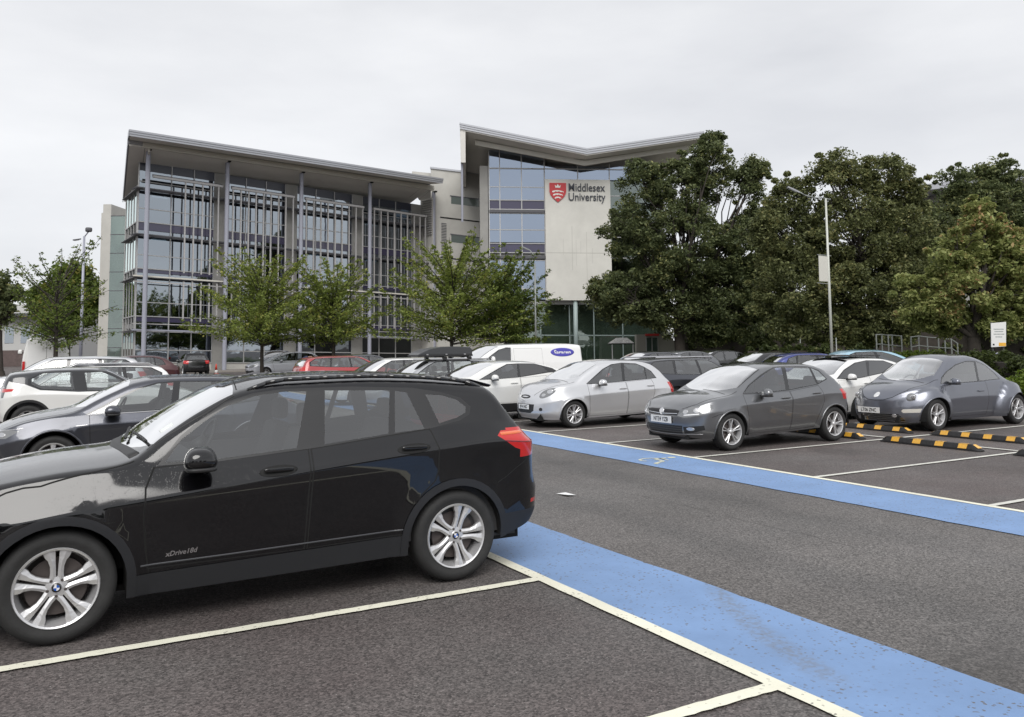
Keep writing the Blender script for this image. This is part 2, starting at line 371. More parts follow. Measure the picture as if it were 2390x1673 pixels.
    def ribbon(s, name, line, view, m, root, wd=.008, off=.0015, side=-1, step=.03):
        """a narrow strip following the skin along a 2D line"""
        pts = []
        for a, b in zip(line[:-1], line[1:]):
            k = max(1, int(math.hypot(b[0]-a[0], b[1]-a[1])/step))
            pts += [(a[0]+(b[0]-a[0])*i/k, a[1]+(b[1]-a[1])*i/k) for i in range(k)]
        pts.append(line[-1]); P = []
        for a, b in pts:
            h, nn = s.ray(view, a, b, side)
            if h is not None: P.append((h, nn))
        if len(P) < 2: return None
        mb = MB(); vs = []
        for i, (p, nn) in enumerate(P):
            t = (P[min(i+1, len(P)-1)][0]-P[max(i-1, 0)][0]).normalized(); b = t.cross(nn).normalized()
            vs += [p+b*wd/2+nn*off, p-b*wd/2+nn*off, p-b*wd/2-nn*.003, p+b*wd/2-nn*.003]
        fs = []
        for i in range(len(P)-1):
            k = 4*i; fs += [(k, k+1, k+5, k+4), (k+1, k+2, k+6, k+5), (k+3, k, k+4, k+7)]
        mb.add(vs, fs); return mb.build(name, m, root, True)

def ngon(cx, cz, r, n=24, a0=0, a1=360, rz=None):
    return [(cx+r*math.cos(R_(a0+(a1-a0)*i/n)), cz+(rz or r)*math.sin(R_(a0+(a1-a0)*i/n))) for i in range(n if a1-a0 >= 360 else n+1)]
def arch_poly(cx, cz, r, zlo): return [(cx-r, zlo)]+[(cx-r*math.cos(R_(a)), cz+r*math.sin(R_(a))) for a in range(0, 181, 9)]+[(cx+r, zlo)]
def ell(cx, cy, rx, ry, n=20, rot=0):
    c, s_ = math.cos(R_(rot)), math.sin(R_(rot)); return [(cx+rx*math.cos(t)*c-ry*math.sin(t)*s_, cy+rx*math.cos(t)*s_+ry*math.sin(t)*c) for t in (2*math.pi*i/n for i in range(n))]

_wheel_cache = {}
def wheel_meshes(r, rim, wd, style):
    key = (round(r, 3), round(rim, 3), round(wd, 3), style)
    if key in _wheel_cache: return _wheel_cache[key]
    h = wd/2; n = 56
    v, f = lathe([(rim-.012, -h+.012), (rim+.004, -h+.004), (rim+.03, -h-.004), (r-.045, -h-.010), (r-.018, -h+.004), (r-.004, -h+.025), (r, -h+.05), (r, h-.05), (r-.004, h-.025), (r-.02, h-.004), (rim+.02, h), (rim-.01, h-.01)], n)
    for i in range(0): pass
    ty = bpy.data.meshes.new('tyre'); ty.from_pydata(v, [], f); ty.materials.append(RUBBER)
    v, f = lathe([(rim+.001, -h+.006), (rim-.004, -h-.003), (rim-.014, -h+.002), (rim-.022, -h+.03), (rim-.035, -h+.07), (rim-.04, h-.02)], n)
    mb = MB(); mb.add(v, f)
    def arm(a, prof, y0, yr):
        """prof: (radius, tangential left, right); front face with a raised ridge"""
        c, s_ = math.cos(a), math.sin(a); vs = []
        for rr, t0, t1 in prof:
            q = (rr-prof[0][0])/(prof[-1][0]-prof[0][0]); yf = y0+(yr-y0)*q
            tm = (t0+t1)/2
            for t, y in ((t0, yf+.008), (tm, yf), (t1, yf+.008), (t1, yf+.035), (t0, yf+.035)): vs.append((rr*c-t*s_, y, rr*s_+t*c))
        k = len(prof); fs = []
        for i in range(k-1):
            for j in range(5): a_ = i*5+j; b_ = i*5+(j+1) % 5; fs.append((a_, b_, b_+5, a_+5))
        fs += [(4, 3, 2, 1, 0), tuple(5*(k-1)+j for j in range(5))]; mb.add(vs, fs)
    yh, yr = -h+.022, -h+.006; R = rim-.008
    if style == 'double5':
        for i in range(5):
            a = R_(90+72*i)
            for sg in (-1, 1):
                pr = [(.045, .004, .040), (.085, .005, .036), (.125, .007, .038), (.160, .009, .050), (.180, .010, .066), (R, .012, .088)]
                arm(a, [(q, sg*u, sg*v_) if sg > 0 else (q, -v_, -u) for q, u, v_ in pr], yh, yr)
    elif style.startswith('y'):
        k = int(style[1:])
        for i in range(k):
            a = R_(90+360/k*i)
            for sg in (-1, 1):
                pr = [(.04, .0, .018), (.08, .002, .019), (.13, .010, .027), (R, .024, .043)]
                arm(a, [(q, u, v_) if sg > 0 else (q, -v_, -u) for q, u, v_ in pr], yh, yr)
    else:
        k = int(style[1:])
        for i in range(k):
            a = R_(90+360/k*i); arm(a, [(.04, -.028, .028), (.09, -.024, .024), (.15, -.026, .026), (R, -.036, .036)], yh, yr)
    v, f = lathe([(.0, yh-.004), (.03, yh-.004), (.034, yh), (.062, yh+.004), (.066, yh+.03)], 32); mb.add(v, f)
    rm = bpy.data.meshes.new('rim'); rm.from_pydata(mb.v, [], mb.f)
    v, f = lathe([(.0, yh-.008), (.026, yh-.008), (.028, yh-.003)], 24); cap = bpy.data.meshes.new('hub_cap'); cap.from_pydata(v, [], f)
    mb = MB(); v, f = lathe([(.01, yh+.055), (rim*.72, yh+.055), (rim*.72, yh+.075)], 32); mb.add(v, f); v, f = lathe([(0, h-.03), (rim-.02, h-.03)], 24); mb.add(v, f)
    for i in range(5):
        a = R_(54+72*i); x, z = .042*1.2*math.cos(a), .042*1.2*math.sin(a); mb.tube((x, yh+.001, z), (x, yh-.0035, z), .009, .008, 10)
    bd = bpy.data.meshes.new('wheel'); bd.from_pydata(mb.v, [], mb.f); bd.materials.append(DISCM)
    for me in (ty, rm, cap, bd):
        b = bmesh.new(); b.from_mesh(me); bmesh.ops.recalc_face_normals(b, faces=b.faces[:]); b.to_mesh(me); b.free()
    for me in (ty, cap): me.polygons.foreach_set('use_smooth', [True]*len(me.polygons))
    _wheel_cache[key] = (ty, rm, cap, bd); return _wheel_cache[key]
def add_wheel(root, x, y, z, r, rim, wd, style, m, turn=0., spin=0., capm=None, roundel=False):
    ty, rm, cap, bd = wheel_meshes(r, rim, wd, style)
    w_ = bpy.data.objects.new('wheel', bd); link(w_, root); w_.location = (x, y, z); w_.rotation_euler = (0, spin, (math.pi if y > 0 else 0)+turn)
    t = link(bpy.data.objects.new('tyre', ty), w_)
    rmm = rm.copy() if rm.materials else rm; rmm.materials.clear(); rmm.materials.append(m); link(bpy.data.objects.new('rim', rmm), w_)
    cc = cap.copy(); cc.materials.clear(); cc.materials.append(capm or m); c = link(bpy.data.objects.new('hub_cap', cc), w_)
    if roundel:
        y0 = -wd/2+.022-.0095
        for k, mm in enumerate(('badge_blue', 'badge_white')):
            mb = MB()
            for s0 in (0, 1):
                a0 = s0*180+k*90; P = [(0, 0)]+[(.0165*math.cos(R_(a0+90*i/8)), .0165*math.sin(R_(a0+90*i/8))) for i in range(9)]
                mb.prism(P, lambda a, b: (a, y0, b), lambda a, b: (a, y0+.002, b))
            mb.build('badge_quarters', MATS[mm], w_)
    return w_
def cabin(root, S, seats=True, steer=True):
    """interior seen through the glass: floor, dashboard, seats, steering wheel"""
    W = S['W']; c0 = S['cowl']; H = S['H']; zb = .32; xb = S['bp']; xe = S['L1']-.25; mb = MB()
    bz = float(pchip(S['belt'])(xb))
    mb.box(c0+.1, xe, -W+.16, W-.16, zb-.05, zb)
    mb.add([(c0-.02, -W+.17, bz-.02), (c0-.02, W-.17, bz-.02), (c0+.42, W-.17, bz-.02), (c0+.42, -W+.17, bz-.02), (c0+.50, -W+.17, bz-.16), (c0+.50, W-.17, bz-.16), (c0+.45, -W+.17, zb), (c0+.45, W-.17, zb)], [(0, 1, 2, 3), (3, 2, 5, 4), (4, 5, 7, 6)])
    for sg in (-1, 1): mb.box(c0+.45, xe-.1, sg*(W-.14)-.02, sg*(W-.14)+.02, zb, bz-.06)
    mb.build('cabin_lining', CABIN, root)
    if not seats: return
    def seat(x, y, w_, zt_):
        sm = MB(); z0 = zb+.22; sm.box(x-.25, x+.28, y-w_/2, y+w_/2, z0-.12, z0+.06)
        sm.hexa([(x+.22, y-w_/2, z0), (x+.36, y-w_/2, z0), (x+.36, y+w_/2, z0), (x+.22, y+w_/2, z0), (x+.42, y-w_/2+.05, zt_-.20), (x+.52, y-w_/2+.05, zt_-.20), (x+.52, y+w_/2-.05, zt_-.20), (x+.42, y+w_/2-.05, zt_-.20)])
        return sm
    zt_ = H-.20
    for y in (-W*.42, W*.42):
        o = seat(xb-.42, y, .50, zt_).build('front_seat', SEAT, root, bevel=.025)
        blob('headrest', (.10, .25, .17), (xb+.07, y, zt_-.10), SEAT, o)
    o = seat(S.get('rs', xb+.52), 0, W*2-.42, zt_-.03).build('rear_seat', SEAT, root, bevel=.02)
    for y in (-W*.42, W*.42): blob('headrest', (.09, .24, .14), (S.get('rs', xb+.52)+.50, y, zt_-.12), SEAT, o)
    if steer:
        v, f = [], []; k, q = 20, 6; cxx, cyy, czz = c0+.62, W*.42*S.get('rhd', 1), bz-.02
        for i in range(k):
            a = 2*math.pi*i/k
            for j in range(q):
                b = 2*math.pi*j/q; rr = .18+.014*math.cos(b); px, py, pz = .014*math.sin(b), rr*math.cos(a), rr*math.sin(a)
                v.append((cxx+px*.9+pz*.42, cyy+py, czz+pz*.9-px*.42))
        for i in range(k):
            for j in range(q): f.append((i*q+j, ((i+1) % k)*q+j, ((i+1) % k)*q+(j+1) % q, i*q+(j+1) % q))
        mb = MB(); mb.add(v, f); mb.tube((cxx-.1, cyy, czz-.05), (cxx+.01, cyy, czz), .05, .06); mb.build('steering_wheel', BLACKPL, root, True)
def number_plate(root, at, nx, txt, yellow=False, w_=.50, h_=.11):
    """nx: outward direction along x (-1 nose, +1 tail)"""
    x, y, z = at; o = MB().box(x-.006, x+.006, y-w_/2, y+w_/2, z-h_/2, z+h_/2).build('number_plate', PLATEY if yellow else PLATEW, root, bevel=.002)
    if txt: text_obj('plate_characters', txt, h_*.86, INK, o, frame4((x+nx*.0085, y, z), (0, nx, 0), (0, 0, 1)), .0006, bold=.0012, sx=.84 if len(txt) > 7 else 1)
    return o
def mirror(root, S, x, z, m, low=BLACKPL, sz=(.15, .20, .13), side=-1, out=.10):
    y = side*(S['W']+out-.03); o = blob('door_mirror', sz, (x, y, z), m, root, pw=2.8, shape=lambda a, b, c: (a*(1-.18*c)+.12*b*side*-1, b*(1-.08*c), c*(1+.12*b*-side)))
    MB().hexa([(x-.04, side*(S['W']-.10), z-.075), (x+.05, side*(S['W']-.10), z-.075), (x+.04, y-side*.02, z-.05), (x-.04, y-side*.02, z-.05), (x-.04, side*(S['W']-.10), z-.045), (x+.05, side*(S['W']-.10), z-.045), (x+.04, y-side*.02, z-.02), (x-.04, y-side*.02, z-.02)]).build('mirror_arm', low, o, bevel=.006)
    blob('mirror_foot', (sz[0]*.94, sz[1]*.96, .035), (x, y, z-sz[2]*.43), low, o); return o
def handle(root, sh, x, z, m, side=-1, ln=.20):
    h, n = sh.ray('side', x, z, side)
    if h is None: return
    c = h+n*.018; o = blob('door_handle', (ln, .022, .028), c, m, root)
    return o

def make_car(name, label, S, colour, loc, rz=0., detail=1., group=None, glass=None, priv=None, cat='car', **k):
    """one vehicle: shell cut into body, doors, glass, lamps; wheels, mirrors, cabin"""
    root = empty(name, loc, rz, label, cat, group); W = S['W']; sh = Shell(S, detail); lo = detail < .8
    GL = glass or SGLASS; PV = priv or GL
    sides = (-1, 1)
    for sd_ in sides:
        for nm, poly in S['glass']: sh.cut('side_window', poly, 'side', PV if nm == 'p' else GL, sd_)
        for poly in S.get('trimglass', []): sh.cut('window_surround', poly, 'side', S.get('surr', GLOSSB), sd_)
        for (xw, zw, ra) in S['arch']: sh.cut('arch_void', arch_poly(xw, zw, ra, -.1), 'side', DARK, sd_, keep=False)
        if S.get('clad'):
            for (xw, zw, ra) in S['arch']: sh.cut('wheel_arch_trim', arch_poly(xw, zw, ra+S['clad'], -.1), 'side', S.get('cladm', BLACKPL), sd_, off=.008)
            if S.get('sill'): sh.cut('sill_cladding', S['sill'], 'side', S.get('cladm', BLACKPL), sd_, off=.004)
    # windscreen and rear window
    def screen(x0, x1, bow0, bow1, mg):
        n = 9; yr = lambda x: max(.05, sh.rail(x)[0]-mg); P = []
        ys0 = yr(x0+bow0); ys1 = yr(x1-bow1)
        for i in range(n): t = -1+2*i/(n-1); P.append((x0+bow0*t*t, ys0*t))
        for i in range(1, 5): x = x0+bow0+(x1-bow1-x0-bow0)*i/5; P.append((x, yr(x)))
        for i in range(n): t = 1-2*i/(n-1); P.append((x1-bow1*t*t, ys1*t))
        for i in range(4, 0, -1): x = x0+bow0+(x1-bow1-x0-bow0)*i/5; P.append((x, -yr(x)))
        return P
    a = S['ws']; sh.cut('windscreen', screen(a[0], a[1], a[2], a[3], .05), 'top', WGLASS)
    if 'rw' in S: b = S['rw']; sh.cut('rear_window', [(-b[2], b[0]), (b[2], b[0]), (b[3], b[1]), (-b[3], b[1])], 'rear', PV)
    if 'sunroof' in S: b = S['sunroof']; sh.cut('sunroof', [(b[0], -b[2]), (b[1], -b[2]), (b[1], b[2]), (b[0], b[2])], 'top', GLOSSB)
    for nm, poly, view, m, sd2 in S.get('cuts', []):
        for sd_ in (sides if sd2 else (0,)): sh.cut(nm, poly, view, m, sd_)
    if S.get('roofm'):
        xs_ = np.linspace(S['roofx'][0], S['roofx'][1], 14); P = [(x, -sh.rail(x)[0]-.01) for x in xs_]+[(x, sh.rail(x)[0]+.01) for x in xs_[::-1]]
        sh.cut('roof', P, 'top', S['roofm'])
        for sd_ in sides:
            for poly in S.get('roofside', []): sh.cut('roof_pillar', poly, 'side', S['roofm'], sd_)
    doors = {-1: [], 1: []}
    for sd_ in sides:
        for poly in S.get('doors', []):
            if lo and sd_ > 0: continue
            c = np.mean(np.array(poly), 0); g = S.get('gap', .006); inner = []
            for p in poly: d = np.array(p)-c; inner.append(tuple(np.array(p)-d/np.linalg.norm(d)*g*1.3))
            doors[sd_].append((sh.cut('door', inner, 'side', colour, sd_), poly)); sh.cut('door_seal', poly, 'side', SEAM, sd_, src=(0,))
    objs = sh.emit(root, 'body', colour)
    # dark floor and arch linings
    mb = MB(); x0, x1 = S['L0']+.12, S['L1']-.12; wb = S['wb']; zb = min(p[1] for p in S['bot'])
    mb.box(x0, x1, -W+.34, W-.34, zb-.02, zb+.12); mb.box(.42, wb-.42, -W+.15, W-.15, zb+.01, zb+.10); mb.box(x0+.1, -.46, -W+.30, W-.30, zb, zb+.2); mb.box(wb+.46, x1-.1, -W+.36, W-.36, zb+.03, zb+.2)
    for (xw, zw, ra) in S['arch']:
        for sd_ in sides:
            n = 14; P = [(xw-(ra+.004)*math.cos(math.pi*i/n), zw+(ra+.004)*math.sin(math.pi*i/n)) for i in range(n+1)]; bf = pchip(S['bot']); P = [(P[0][0], float(bf(P[0][0]))+.02)]+P+[(P[-1][0], float(bf(P[-1][0]))+.02)]
            ya, yb = sd_*(W-.015-S.get('archin', 0)), sd_*(W-.34); vs = [(p[0], ya, p[1]) for p in P]+[(p[0], yb, p[1]) for p in P]; m_ = len(P)
            mb.add(vs, [(i, i+1, m_+i+1, m_+i) for i in range(m_-1)]+[tuple(range(m_, 2*m_))])
    mb.build('underbody', DARK, root)
    for (xw, sg) in ((0, -1), (wb, -1), (0, 1), (wb, 1)):
        inset = S.get('winset', .03)
        add_wheel(root, xw, sg*(W-inset-S['ww']/2), S['wr'], S['wr'], S['rim'], S['ww'], S['style'], S.get('rimm', ALLOYD), S.get('turn', 0) if xw == 0 else 0, S.get('spin', 0)+(.3 if xw else 0), k.get('capm'), k.get('roundel', False))
    cabin(root, S, not k.get('noseat', False), not lo)
    for sd_ in sides:
        mirror(root, S, S['mir'][0], S['mir'][1], k.get('mirm', colour), BLACKPL, S.get('mirs', (.15, .20, .13)), sd_)
        if not (lo and sd_ > 0):
            for (hx, hz) in S.get('handles', []): handle(root, sh, hx, hz, k.get('hm', colour), sd_)
    if not lo and not S.get('clad'):
        for sd_ in sides:
            for (xw, zw, ra) in S['arch']: sh.ribbon('arch_lip', [(xw-(ra+.012)*math.cos(R_(a_)), zw+(ra+.012)*math.sin(R_(a_))) for a_ in range(-8, 189, 7)], 'side', colour, root, wd=.026, off=.007, side=sd_)
    for nm, poly, view, m, both in S.get('patches', []):
        for sd_ in (sides if both else (-1,)):
            pl = poly if (view == 'side' or not both) else ([(a_, sd_*b_) for a_, b_ in poly] if view == 'top' else [(sd_*a_, b_) for a_, b_ in poly])
            sh.patch(nm, pl, view, m, root, side=sd_, res=8 if lo else 14)
    for nm, line, view, m, both, wd in S.get('lines', []):
        for sd_ in (sides if both else (-1,)):
            ln = line if (view == 'side' or not both) else ([(a_, sd_*b_) for a_, b_ in line] if view == 'top' else [(sd_*a_, b_) for a_, b_ in line])
            sh.ribbon(nm, ln, view, m, root, wd=wd, side=sd_)
    return root, sh
# ---------------------------------------------------------------- vehicle shapes
mat('badge_blue', (.02, .10, .42), .3); mat('badge_white', (.8, .8, .82), .3)
P_BLACK = paint('black_metallic_paint', (.0035, .0035, .0045), .0, .25, wet=.14); P_BLACK.node_tree.nodes['Principled BSDF'].inputs['Specular IOR Level'].default_value = .05; P_BLACK.node_tree.nodes['Principled BSDF'].inputs['Coat IOR'].default_value = 1.62
P_GREY = paint('grey_metallic_paint', (.215, .22, .23), .9, .34)
P_GREYD = paint('dark_grey_metallic_paint', (.08, .084, .10), .9, .34, wet=.15)
P_BLUEGREY = paint('blue_grey_metallic_paint', (.19, .20, .235), .85, .38)
P_SILVER = paint('silver_metallic_paint', (.72, .725, .74), .75, .38)
P_WHITE = paint('white_paint', (.80, .80, .79), 0., .3)
P_WHITE2 = paint('soft_white_paint', (.74, .74, .72), 0., .35)
P_RED = paint('red_metallic_paint', (.36, .04, .045), .2, .35)
P_BLK2 = paint('plain_black_paint', (.008, .008, .009), .1, .3)
P_NAVY = paint('navy_paint', (.03, .045, .20), .3, .3)
P_SKY = paint('light_blue_paint', (.36, .56, .68), .3, .35)
P_LSIL = paint('pale_silver_blue_paint', (.78, .80, .86), .4, .35)

def base(**k):
    S = dict(W=.86, L0=-.82, L1=3.1, wb=2.47, H=1.40, wr=.30, rim=.20, ww=.20, style='s7', cowl=.25, bp=1.35, ws=(.25, .98, .16, .05), belt=[(-.8, .66), (-.4, .84), (.3, .91), (1.4, .93), (2.4, .99), (3.1, .98)],
             crease=[(-.8, .5), (0, .72), (1.2, .80), (2.4, .86), (3.1, .8)], bot=[(-.85, .22), (-.5, .19), (.5, .20), (2, .24), (3.1, .32)],
             top=[(-.85, .68), (-.5, .84), (0, .93), (.25, .96), (.6, 1.20), (.95, 1.36), (1.4, 1.40), (2.0, 1.39), (2.35, 1.32), (2.6, 1.18), (2.8, 1.02), (3.1, .92)],
             offF=[(.2, .04), (.4, -.02), (.6, 0), (.7, .03)], offR=[(.3, 0), (.5, .03), (.8, 0), (1., -.05)], flare=[(0, .29, .42, .015), (2.47, .29, .42, .015)],
             arch=[(0, .30, .345), (2.47, .30, .345)], glass=[], mir=(.80, .93), frontx=.25)
    S.update(k); return S

# compact crossover in the foreground (traced side view)
HERO = base(W=.91, L0=-.80, L1=3.47, wb=2.65, H=1.56, wr=.335, rim=.237, ww=.225, style='double5', rimm=ALLOY, cowl=.42, bp=1.56, rs=2.05, RF=.75, RR=.38, pR=3.6,
    ws=(.40, 1.13, .14, .07), d2=.105, d1=.05, rc=.02, tum=.36, rr=.07, gap=.009, winset=.035, spin=0,
    belt=[(-.8, .80), (-.5, .90), (-.06, .975), (.3, 1.0), (.6, 1.0), (1.45, 1.04), (2.2, 1.10), (2.6, 1.155), (3.0, 1.17), (3.37, 1.10)],
    crease=[(-.8, .62), (-.3, .74), (.4, .80), (1.4, .905), (2.4, .99), (3.0, 1.03), (3.37, 1.0)], bot=[(-.85, .26), (-.5, .23), (.4, .215), (2.2, .235), (2.9, .25), (3.1, .29), (3.37, .36)],
    top=[(-.8, .84), (-.6, .94), (-.3, 1.01), (0, 1.05), (.40, 1.085), (.62, 1.23), (.85, 1.375), (1.13, 1.505), (1.45, 1.555), (1.99, 1.565), (2.4, 1.55), (2.75, 1.52), (3.0, 1.485), (3.08, 1.42), (3.17, 1.285), (3.25, 1.175), (3.35, 1.105), (3.47, 1.07)],
    crown=[(-.8, .05), (.3, .05), (.5, .035), (1.1, .05), (1.6, .06), (2.9, .06), (3.3, .05)],
    offF=[(.2, .06), (.45, 0), (.7, .02), (.85, .06)], offR=[(.3, -.05), (.45, .05), (.6, .05), (.75, -.005), (.9, -.02), (1.1, -.03)],
    flare=[(0, .32, .50, .028), (2.65, .32, .50, .028)], arch=[(0, .325, .385), (2.65, .325, .385)], archin=.06, clad=.055,
    sill=[(.3, .1), (2.3, .1), (2.3, .385), (.35, .345)],
    glass=[('g', [(.60, 1.022), (.71, 1.157), (.851, 1.262), (1.015, 1.362), (1.198, 1.420), (1.402, 1.444), (1.566, 1.442), (1.456, 1.060), (.913, 1.022)]),
           ('g', [(1.70, 1.443), (2.195, 1.428), (2.135, 1.118), (1.655, 1.073)]), ('g', [(2.235, 1.424), (2.325, 1.407), (2.420, 1.138), (2.185, 1.121)]),
           ('g', [(2.475, 1.388), (2.60, 1.378), (2.72, 1.342), (2.79, 1.285), (2.78, 1.240), (2.70, 1.207), (2.545, 1.172)])],
    trimglass=[[(.555, 1.008), (.70, 1.180), (.84, 1.285), (1.0, 1.387), (1.19, 1.442), (1.40, 1.464), (1.9, 1.466), (2.38, 1.442), (2.60, 1.402), (2.76, 1.355), (2.835, 1.283), (2.81, 1.225), (2.72, 1.185), (2.48, 1.142), (1.6, 1.055), (.9, 1.006)]],
    surr=mat('window_rubber', (.012, .012, .013), .35, coat=.4), cladm=mat('cladding_plastic', (.014, .015, .018), .55, bump=.06, bscale=300),
    doors=[[(.53, 1.0), (.475, .88), (.466, .70), (.484, .50), (.50, .375), (1.505, .375), (1.52, .72), (1.54, 1.05)],
           [(1.55, 1.05), (1.53, .72), (1.515, .375), (2.24, .385), (2.28, .52), (2.36, .66), (2.47, .76), (2.50, .84), (2.50, 1.0), (2.47, 1.12), (2.46, 1.14)]],
    mir=(.79, 1.055), mirs=(.20, .22, .145), handles=[(1.31, .925), (2.30, 1.007)], frontx=.3)
LT_ = [(3.0, 1.06), (3.04, 1.095), (3.7, 1.115), (3.7, .86), (3.36, .885), (3.15, .96)]
HERO['cuts'] = [('tail_light', LT_, 'side', REDL, True), ('tail_light_lens', [(.42, 1.112), (1.0, 1.112), (1.0, .87), (.62, .92), (.45, 1.0)], 'rear', REDL, True), ('rear_reflector', [(3.33, .54), (3.7, .555), (3.7, .51), (3.33, .51)], 'side', REDL, True),
    ('lower_bumper', [(2.9, .2), (3.6, .2), (3.6, .475), (3.2, .46), (2.9, .45)], 'side', HERO['cladm'], True), ('headlight', [(-.85, .83), (-.55, .86), (-.42, .80), (-.6, .73), (-.85, .70)], 'side', CLEARL, True)]
HERO['lines'] = [('bonnet_seam', [(-.62, .74), (-.4, .80), (-.1, .82), (.2, .80), (.42, .76)], 'top', SEAM, True, .010), ('amber_lens', [(3.03, 1.072), (3.20, 1.076), (3.42, 1.078)], 'side', mat('amber_band', (.75, .16, .05), .15, coat=1), True, .030), ('lens_line', [(3.06, 1.02), (3.25, 1.00), (3.42, .995)], 'side', mat('lens_edge', (.22, .006, .006), .2, coat=1), True, .010), ('bumper_seam', [(3.30, .88), (3.16, .80), (3.07, .735), (3.0, .70)], 'side', SEAM, True, .006),
    ('fender_seam', [(-.62, .78), (-.45, .74), (-.30, .70)], 'side', SEAM, True, .006),
    ('sill_highlight', [(.46, .40), (1.0, .405), (2.22, .425)], 'side', mat('painted_highlight', (.06, .062, .068), .25, .3, coat=.6), True, .014), ('fender_door_seam', [(.532, 1.002), (.478, .88), (.468, .70), (.486, .50), (.51, .36)], 'side', SEAM, True, .007),  # sill ribbon is a highlight put into the colour, not a trim part
    ('windscreen_edge', [(.50, .70), (.62, .685), (.85, .655), (1.06, .60)], 'top', BLACKPL, True, .016), ('roof_edge_seam', [(1.10, .50), (1.17, .0)], 'top', SEAM, True, .008)]

POLO = base(W=.84, L0=-.80, L1=3.0, H=1.40, wr=.308, rim=.215, style='y5', rimm=ALLOY, ww=.2, RF=.62, pF=2.6, cowl=.18, ws=(.10, .93, .20, .06), d1=.03,
    belt=[(-.8, .68), (-.5, .78), (-.2, .86), (.2, .89), (.7, .90), (1.43, .905), (2.1, .97), (2.4, 1.03), (2.7, 1.02), (3.0, .95)], crease=[(-.8, .55), (-.3, .66), (.3, .74), (1.3, .79), (2.4, .86), (3.0, .84)],
    top=[(-.8, .70), (-.6, .80), (-.3, .89), (.1, .95), (.35, 1.09), (.62, 1.24), (.93, 1.36), (1.3, 1.40), (1.9, 1.405), (2.2, 1.385), (2.38, 1.33), (2.56, 1.20), (2.70, 1.05), (2.8, .98), (3.0, .94)],
    bot=[(-.85, .24), (-.5, .21), (.5, .21), (2.0, .25), (3.0, .30)], offF=[(.2, .10), (.32, .02), (.5, -.01), (.65, .0), (.72, .04)], offR=[(.3, 0), (.45, .04), (.7, .02), (.9, -.04), (1., -.08)],
    glass=[('g', [(.34, .925), (.54, 1.05), (.89, 1.20), (1.06, 1.265), (1.23, 1.315), (1.41, 1.33), (1.325, .945), (.71, .925)]), ('g', [(1.51, 1.335), (2.06, 1.315), (2.10, 1.02), (1.415, .95)]), ('g', [(2.11, 1.30), (2.25, 1.245), (2.36, 1.11), (2.15, 1.035)])],
    trimglass=[[(.30, .91), (.50, 1.05), (.85, 1.212), (1.04, 1.28), (1.23, 1.335), (1.5, 1.355), (2.06, 1.335), (2.27, 1.265), (2.39, 1.10), (2.12, 1.01), (1.4, .93), (.7, .908)]],
    doors=[[(.30, .90), (.31, .76), (.37, .54), (.40, .25), (1.37, .26), (1.40, .64), (1.40, .92)], [(1.41, .92), (1.41, .64), (1.38, .26), (1.98, .28), (2.05, .45), (2.14, .60), (2.20, .72), (2.17, .90), (2.13, 1.0)]],
    mir=(.72, .925), handles=[(1.25, .81), (2.02, .865)], flare=[(0, .30, .43, .022), (2.47, .30, .43, .022)],
    rw=(1.06, 1.28, .60, .54))
POLO['cuts'] = [('headlight', [(.36, .575), (.50, .555), (.74, .60), (.80, .70), (.78, .76), (.55, .725)], 'front', CLEARL, True), ('grille', [(-.40, .66), (-.30, .675), (.30, .675), (.40, .66), (.36, .58), (-.36, .58)], 'front', BLACKPL, False),
    ('lower_grille', [(-.45, .42), (.45, .42), (.42, .28), (-.42, .28)], 'front', BLACKPL, False), ('fog_recess', [(.46, .40), (.74, .43), (.74, .36), (.60, .31), (.46, .29)], 'front', BLACKPL, True),
    ('tail_light', [(2.62, .92), (2.78, .93), (3.2, .93), (3.2, .72), (2.70, .74)], 'side', REDL, True)]
POLO['patches'] = [('headlamp_projector', ell(.50, .645, .040, .036), 'front', LAMPR, True), ('headlamp_projector', ell(.66, .675, .050, .042), 'front', LAMPR, True), ('fog_lamp', ell(.57, .37, .060, .028), 'front', LAMPR, True),
    ('indicator_strip', [(.48, .600), (.70, .625), (.70, .605), (.48, .580)], 'front', mat('lamp_white', (.8, .8, .8), .2), True),
    ('badge', ell(0, .635, .058, .058, 24), 'front', CHROME, False)]
POLO['lines'] = [('bonnet_seam', [(-.72, .42), (-.55, .60), (-.25, .68), (.12, .70), (.22, .71)], 'top', SEAM, True, .009), ('grille_strip', [(-.36, .612), (0, .60), (.36, .612)], 'front', CHROME, False, .012),
    ('grille_slat', [(-.43, .385), (.43, .385)], 'front', mat('slat', (.05, .05, .05), .5), False, .010), ('grille_slat', [(-.43, .35), (.43, .35)], 'front', MATS['slat'], False, .010), ('grille_slat', [(-.43, .315), (.43, .315)], 'front', MATS['slat'], False, .010),
    ('lip_edge', [(-.70, .285), (0, .262), (.70, .285)], 'front', ALLOYD, False, .014), ('bumper_seam', [(-.42, .56), (-.30, .60), (-.12, .62)], 'side', SEAM, True, .006), ('wiper', [(.06, -.60), (.12, -.25), (.14, .02)], 'top', BLACKPL, False, .014), ('wiper', [(.10, .10), (.13, .4), (.18, .55)], 'top', BLACKPL, False, .014),
    ('windscreen_edge', [(.30, .655), (.6, .62), (.90, .565)], 'top', BLACKPL, True, .014)]

